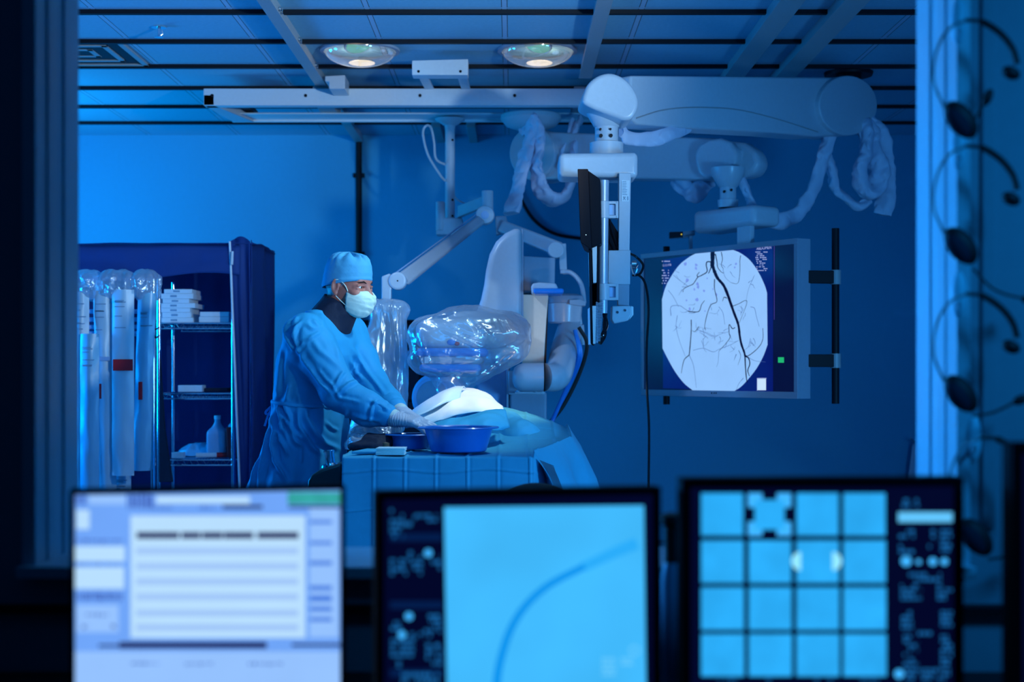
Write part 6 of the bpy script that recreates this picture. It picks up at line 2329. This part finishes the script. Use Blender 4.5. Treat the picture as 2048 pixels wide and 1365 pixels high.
# middle monitor: live X-ray with a catheter
M2 = Mon('middle control-room monitor showing a bright X-ray with a curved catheter', 752, 1323, 984, 2.15, 2.24, 0.012)
e_black = emat('screen_near_black', (0.0008, 0.002, 0.022), 1.0)
e_xray = emat('xray_glow', (0.055, 0.50, 1.0), 1.0, 0.22, 5)
e_cath = emat('catheter_shadow', (0.004, 0.30, 0.86), 1.0, 0.05)
e_cath2 = emat('catheter_faint', (0.025, 0.42, 0.96), 1.0, 0.03)
e_lbl = emat('label_glow', (0.012, 0.17, 0.50), 0.8, 0.4, 70)
e_dot = emat('dot_glow', (0.05, 0.45, 1.0), 1.1)
e_strip = emat('strip_dark', (0.001, 0.012, 0.07), 1.0)
sc2 = M2.screen(e_black)


def z2_(x, y):
    return 680 + x / 2.844, 940 + y / 2.844


def r2(m, x0, y0, x1, y1, off=-.0045):
    a, b_ = z2_(x0, y0), z2_(x1, y1)
    M2.rect(m, a[0], a[1], b_[0], b_[1], off)


m = MB()
m.quad(M2.S(*z2_(610, 1330), -.005), M2.S(*z2_(1742, 1330), -.005), M2.S(*z2_(1728, 203), -.005), M2.S(*z2_(592, 215), -.005))
m.build('xray_image', e_xray, sc2, smooth=False)


def band(mon, m, pts, w0, w1, off):
    q = catmull([Vector((x, y, 0)) for x, y in pts], 6)
    n = len(q)
    vv = []
    for i in range(n):
        t = (q[min(n - 1, i + 1)] - q[max(0, i - 1)]).normalized()
        nn = Vector((-t.y, t.x, 0)) * ((w0 + (w1 - w0) * i / (n - 1)) / 2)
        for s in (1, -1):
            v = q[i] + nn * s
            vv.append(mon.S(v.x, v.y, off))
    m.add(vv, [(2 * i, 2 * i + 1, 2 * i + 3, 2 * i + 2) for i in range(n - 1)])


m = MB()
band(M2, m, [z2_(*p) for p in ((888, 1330), (895, 1180), (925, 1040), (975, 900), (1060, 770), (1190, 655), (1390, 550))], 17, 14, -.0042)
m.build('catheter_image', e_cath, sc2, smooth=False)
m = MB()
band(M2, m, [z2_(*p) for p in ((1380, 556), (1500, 500), (1600, 455), (1690, 420))], 19, 24, -.0043)
m.build('faint_catheter', e_cath2, sc2, smooth=False)
m = MB()


def blurb(mon, m, conv, x0, y0, x1, y1, rows, off=-.004, fill=.7):
    for k in range(rows):
        ya = y0 + (y1 - y0) * (k + .15) / rows
        yb = y0 + (y1 - y0) * (k + .8) / rows
        x = x0
        while x < x1:
            w_ = rr.uniform(10, 30)
            if rr.random() < fill:
                a, b_ = conv(x, ya), conv(min(x1, x + w_), yb)
                mon.rect(m, a[0], a[1], b_[0], b_[1], off)
            x += w_ + 7


for b in ((285, 220, 360, 395, 6), (360, 215, 430, 330, 3), (430, 250, 555, 300, 2), (285, 505, 380, 605, 4), (390, 460, 470, 605, 5), (520, 480, 575, 605, 4), (290, 860, 355, 920, 2), (480, 820, 575, 960, 5), (400, 925, 480, 965, 2), (290, 960, 420, 1070, 4), (490, 985, 580, 1120, 4), (290, 1085, 345, 1130, 2), (350, 1150, 560, 1300, 4)):
    m = MB()
    blurb(M2, m, z2_, *b)
    m.build('text_block', e_lbl, sc2, smooth=False)
m = MB()


def disc(mon, m, conv, cx, cy, r, off=-.0038, a0=0, a1=360):
    n = 24
    pts = []
    for k in range(n + 1):
        a = math.radians(a0 + (a1 - a0) * k / n)
        pts.append(mon.S(*conv(cx + r * math.cos(a), cy + r * math.sin(a)), off))
    m.add(pts, [tuple(range(n + 1))])


for x, y in ((502, 475), (392, 835), (352, 940)):
    disc(M2, m, z2_, x, y, 22)
m.each('round_symbol', e_dot, sc2, smooth=False)
m = MB()
r2(m, 285, 362, 580, 408)
r2(m, 285, 748, 585, 792)
r2(m, 285, 1135, 590, 1180)
m.each('divider_strip', e_strip, sc2, smooth=False)
m = MB()
for b in ((1490, 1065, 1570, 1180, 4), (1600, 1065, 1670, 1120, 2)):
    blurb(M2, m, z2_, *b, off=-.004, fill=1.0)
for k in range(16):
    a0, a1 = 2 * math.pi * k / 16, 2 * math.pi * (k + 1) / 16
    m.quad(*[M2.S(*z2_(1675 + rr_ * math.cos(a), 1030 + rr_ * math.sin(a)), -.004) for rr_, a in ((22, a0), (32, a0), (32, a1), (22, a1))])
m.build('image_mark', emat('mark_glow', (0.14, 0.60, 1.0), 1.0), sc2, smooth=False)

# right monitor: a grid of sixteen thumbnails
M3 = Mon('right control-room monitor showing sixteen square X-ray thumbnails', 1364, 1928, 958, 2.2, 2.23, 0.014)
sc3 = M3.screen(e_black)


def z3_(x, y):
    return 1320 + x / 2.813, 900 + y / 2.813


xs_ = (232, 500, 768, 1032)
ys_ = (245, 512, 776, 1038, 1300)
e_thumb = emat('thumbnail_glow', (0.025, 0.42, 0.95), 1.0, 0.25, 14)
for j, y in enumerate(ys_[:4]):
    for i, x in enumerate(xs_):
        m = MB()
        if (i, j) == (1, 0):
            a, b_ = z3_(x + 33, y + 38), z3_(x + 200, y + 205)
        else:
            a, b_ = z3_(x, y), z3_(x + 236 + j * 2, y + 238)
        M3.rect(m, a[0], a[1], b_[0], b_[1], -.0042)
        m.build('thumbnail', e_thumb, sc3, smooth=False)
m = MB()
for cx_, cy_ in ((515, 265), (718, 265), (515, 465), (718, 465)):
    for dx, dy, w_, h_ in ((0, 0, 70, 30), (0, 0, 30, 70)):
        sx_ = 1 if cx_ < 600 else -1
        sy_ = 1 if cy_ < 350 else -1
        x0_, x1_ = sorted((cx_ - 20 * sx_, cx_ + (w_ - 10) * sx_))
        y0_, y1_ = sorted((cy_ - 20 * sy_, cy_ + (h_ - 10) * sy_))
        a, b_ = z3_(x0_, y0_), z3_(x1_, y1_)
        M3.rect(m, a[0], a[1], b_[0], b_[1], -.0046)
m.each('selection_corner', e_dot, sc3, smooth=False)
m = MB()
disc(M3, m, z3_, 792, 628, 52, -.0036, 90, 270)
disc(M3, m, z3_, 970, 628, 52, -.0036, -90, 90)
m.each('selection_cursor', emat('cursor_glow', (0.28, 0.78, 1.0), 1.1), sc3, smooth=False)
m = MB()
a, b_ = z3_(1340, 352), z3_(1645, 408)
M3.rect(m, a[0], a[1], b_[0], b_[1], -.004)
m.build('title_bar', emat('title_glow', (0.12, 0.56, 0.98), 1.0), sc3, smooth=False)
m = MB()
for b in ((1345, 245, 1455, 330, 3), (1345, 445, 1430, 590, 5), (1510, 445, 1545, 560, 4), (1580, 445, 1640, 580, 5), (1400, 690, 1580, 745, 2), (1355, 755, 1470, 850, 4), (1560, 755, 1645, 850, 4), (1360, 905, 1420, 1015, 4), (1580, 905, 1645, 1000, 4), (1370, 1040, 1450, 1220, 7), (1580, 1040, 1645, 1220, 7), (1450, 1020, 1560, 1050, 1), (1340, 1230, 1630, 1300, 3), (330, 1285, 430, 1305, 1), (600, 1285, 700, 1305, 1), (870, 1285, 970, 1305, 1), (1130, 1285, 1230, 1305, 1)):
    m = MB()
    blurb(M3, m, z3_, *b)
    if m.f:
        m.build('text_block', e_lbl, sc3, smooth=False)
m = MB()
for x, y, r in ((1385, 628, 28), (1535, 630, 22), (1600, 630, 20), (1455, 632, 14), (1345, 1262, 26)):
    disc(M3, m, z3_, x, y, r)
m.each('round_symbol', e_dot, sc3, smooth=False)
# dark edge of one more monitor at the far right
M4 = Mon('dark monitor cut off by the right edge of the picture', 2024, 2560, 886, 2.10, 2.10, 0.016)
M4.screen(e_black)

# small bottle and box between the monitors
bp = P(1343, 0, 2.5)
t = thing('pump_bottle', 'bluish bottle with dark cap between the middle and right monitors', 'bottle', (bp.x, 2.5, 0.64))
MB().lathe((bp.x, 2.5, 0.64), [(0, 0), (0.018, 0), (0.018, 0.20), (0.012, 0.228), (0, 0.228)], 20).build('bottle_body', paleblue, t)
MB().lathe((bp.x, 2.5, 0.64), [(0.013, 0.228), (0.014, 0.29), (0.02, 0.295), (0.02, 0.31), (0, 0.315)], 18).build('cap', rubber, t)

# headsets on hooks beside the window
WYF = 2.75
struct(MB().bounds((P(1962, 0, 2.75).x, 2.742, 0.9), (P(1988, 0, 2.75).x, 2.75, 2.5)).build('trim_9', room_m, bevel=0.002))  # added wall strip, shaped to imitate a dark vertical shadow band
spots = [(240, 0.0, 'black headset on the topmost hook right of the window'), (492, 0.0, 'black headset on the middle hook right of the window'),
         (788, 0.0, 'black headset on the lower hook right of the window'), (1075, 0.35, 'black headset lowest on the wall, behind the right monitor')]
DH = 2.66


def hp_(x, y, d=DH):
    return P(x, y, d)


for i, (yc, sh, lab) in enumerate(spots):
    dy = yc - 240
    dx = 0 if i < 3 else 30
    t = thing('headset', lab, 'headset', tuple(hp_(1925 + dx, yc)), 'headsets on the wall')

    def q(x, y, d=DH):
        return hp_(x + dx, y + dy, d)
    ear = (q(1949, 268) - q(1892, 208)).normalized()
    tilt = Matrix.Rotation(math.radians(-38), 3, 'Y')
    MB().ball(q(1922, 240, DH - 0.01), (0.024, 0.02, 0.040), 22, 14, Matrix.Rotation(math.radians(38), 3, 'Y').inverted()).build('ear_cup', rubber, t)
    MB().ball(q(1916, 246, DH - 0.024), (0.017, 0.012, 0.030), 18, 12, Matrix.Rotation(math.radians(38), 3, 'Y').inverted()).build('ear_pad', navydark, t)
    MB().tube(catmull([q(1890, 218), q(1868, 165), q(1872, 105), q(1898, 58), q(1940, 38)], 8), 0.0028, 8).build('headband_wire', grayrail, t)
    MB().tube(catmull([q(1930, 40), q(1965, 44), q(2000, 66), q(2024, 96), q(2034, 128)], 8), [0.0035] * 8 + [0.0065] * 25, 8).build('headband', rubber, t)
    MB().ball(q(2022, 146), (0.018, 0.012, 0.012), 14, 10, Matrix.Rotation(math.radians(-25), 3, 'Y').inverted()).build('temple_pad', rubber, t)
    boom = [(1940, 262), (1960, 220), (1975, 195)] if i == 0 else ([(1945, 285), (1985, 325), (2030, 342), (2060, 344)] if i == 1 else [(1945, 285), (1985, 278), (2020, 262), (2042, 252)])
    MB().tube(catmull([q(*p) for p in boom], 6), 0.0025, 8).build('microphone_boom', rubber, t)
    e = q(*boom[-1])
    MB().ball(e, (0.009, 0.009, 0.017), 12, 10, Matrix.Rotation(math.radians(25 if i == 0 else 70), 3, 'Y')).build('microphone', rubber, t)
    hk = thing('wall_hook', ['pale wall hook holding the topmost headset', 'pale wall hook holding the middle headset', 'pale wall hook holding the lower headset', 'pale wall hook holding the lowest headset'][i], 'hook', tuple(q(1916, 40, 2.73)), 'headset hooks')
    MB().ball(q(1917, 42, 2.738), (0.015, 0.014, 0.045), 18, 14).build('hook_plate', hook_m, hk)
    MB().tube(catmull([q(1917, 60, 2.73), q(1917, 66, 2.69), q(1917, 62, 2.645), q(1917, 52, 2.635)], 6), 0.005, 10).build('hook_arm', hook_m, hk)

# custom helper data is no longer needed
for o in bpy.data.objects:
    if '_base' in o:
        del o['_base']
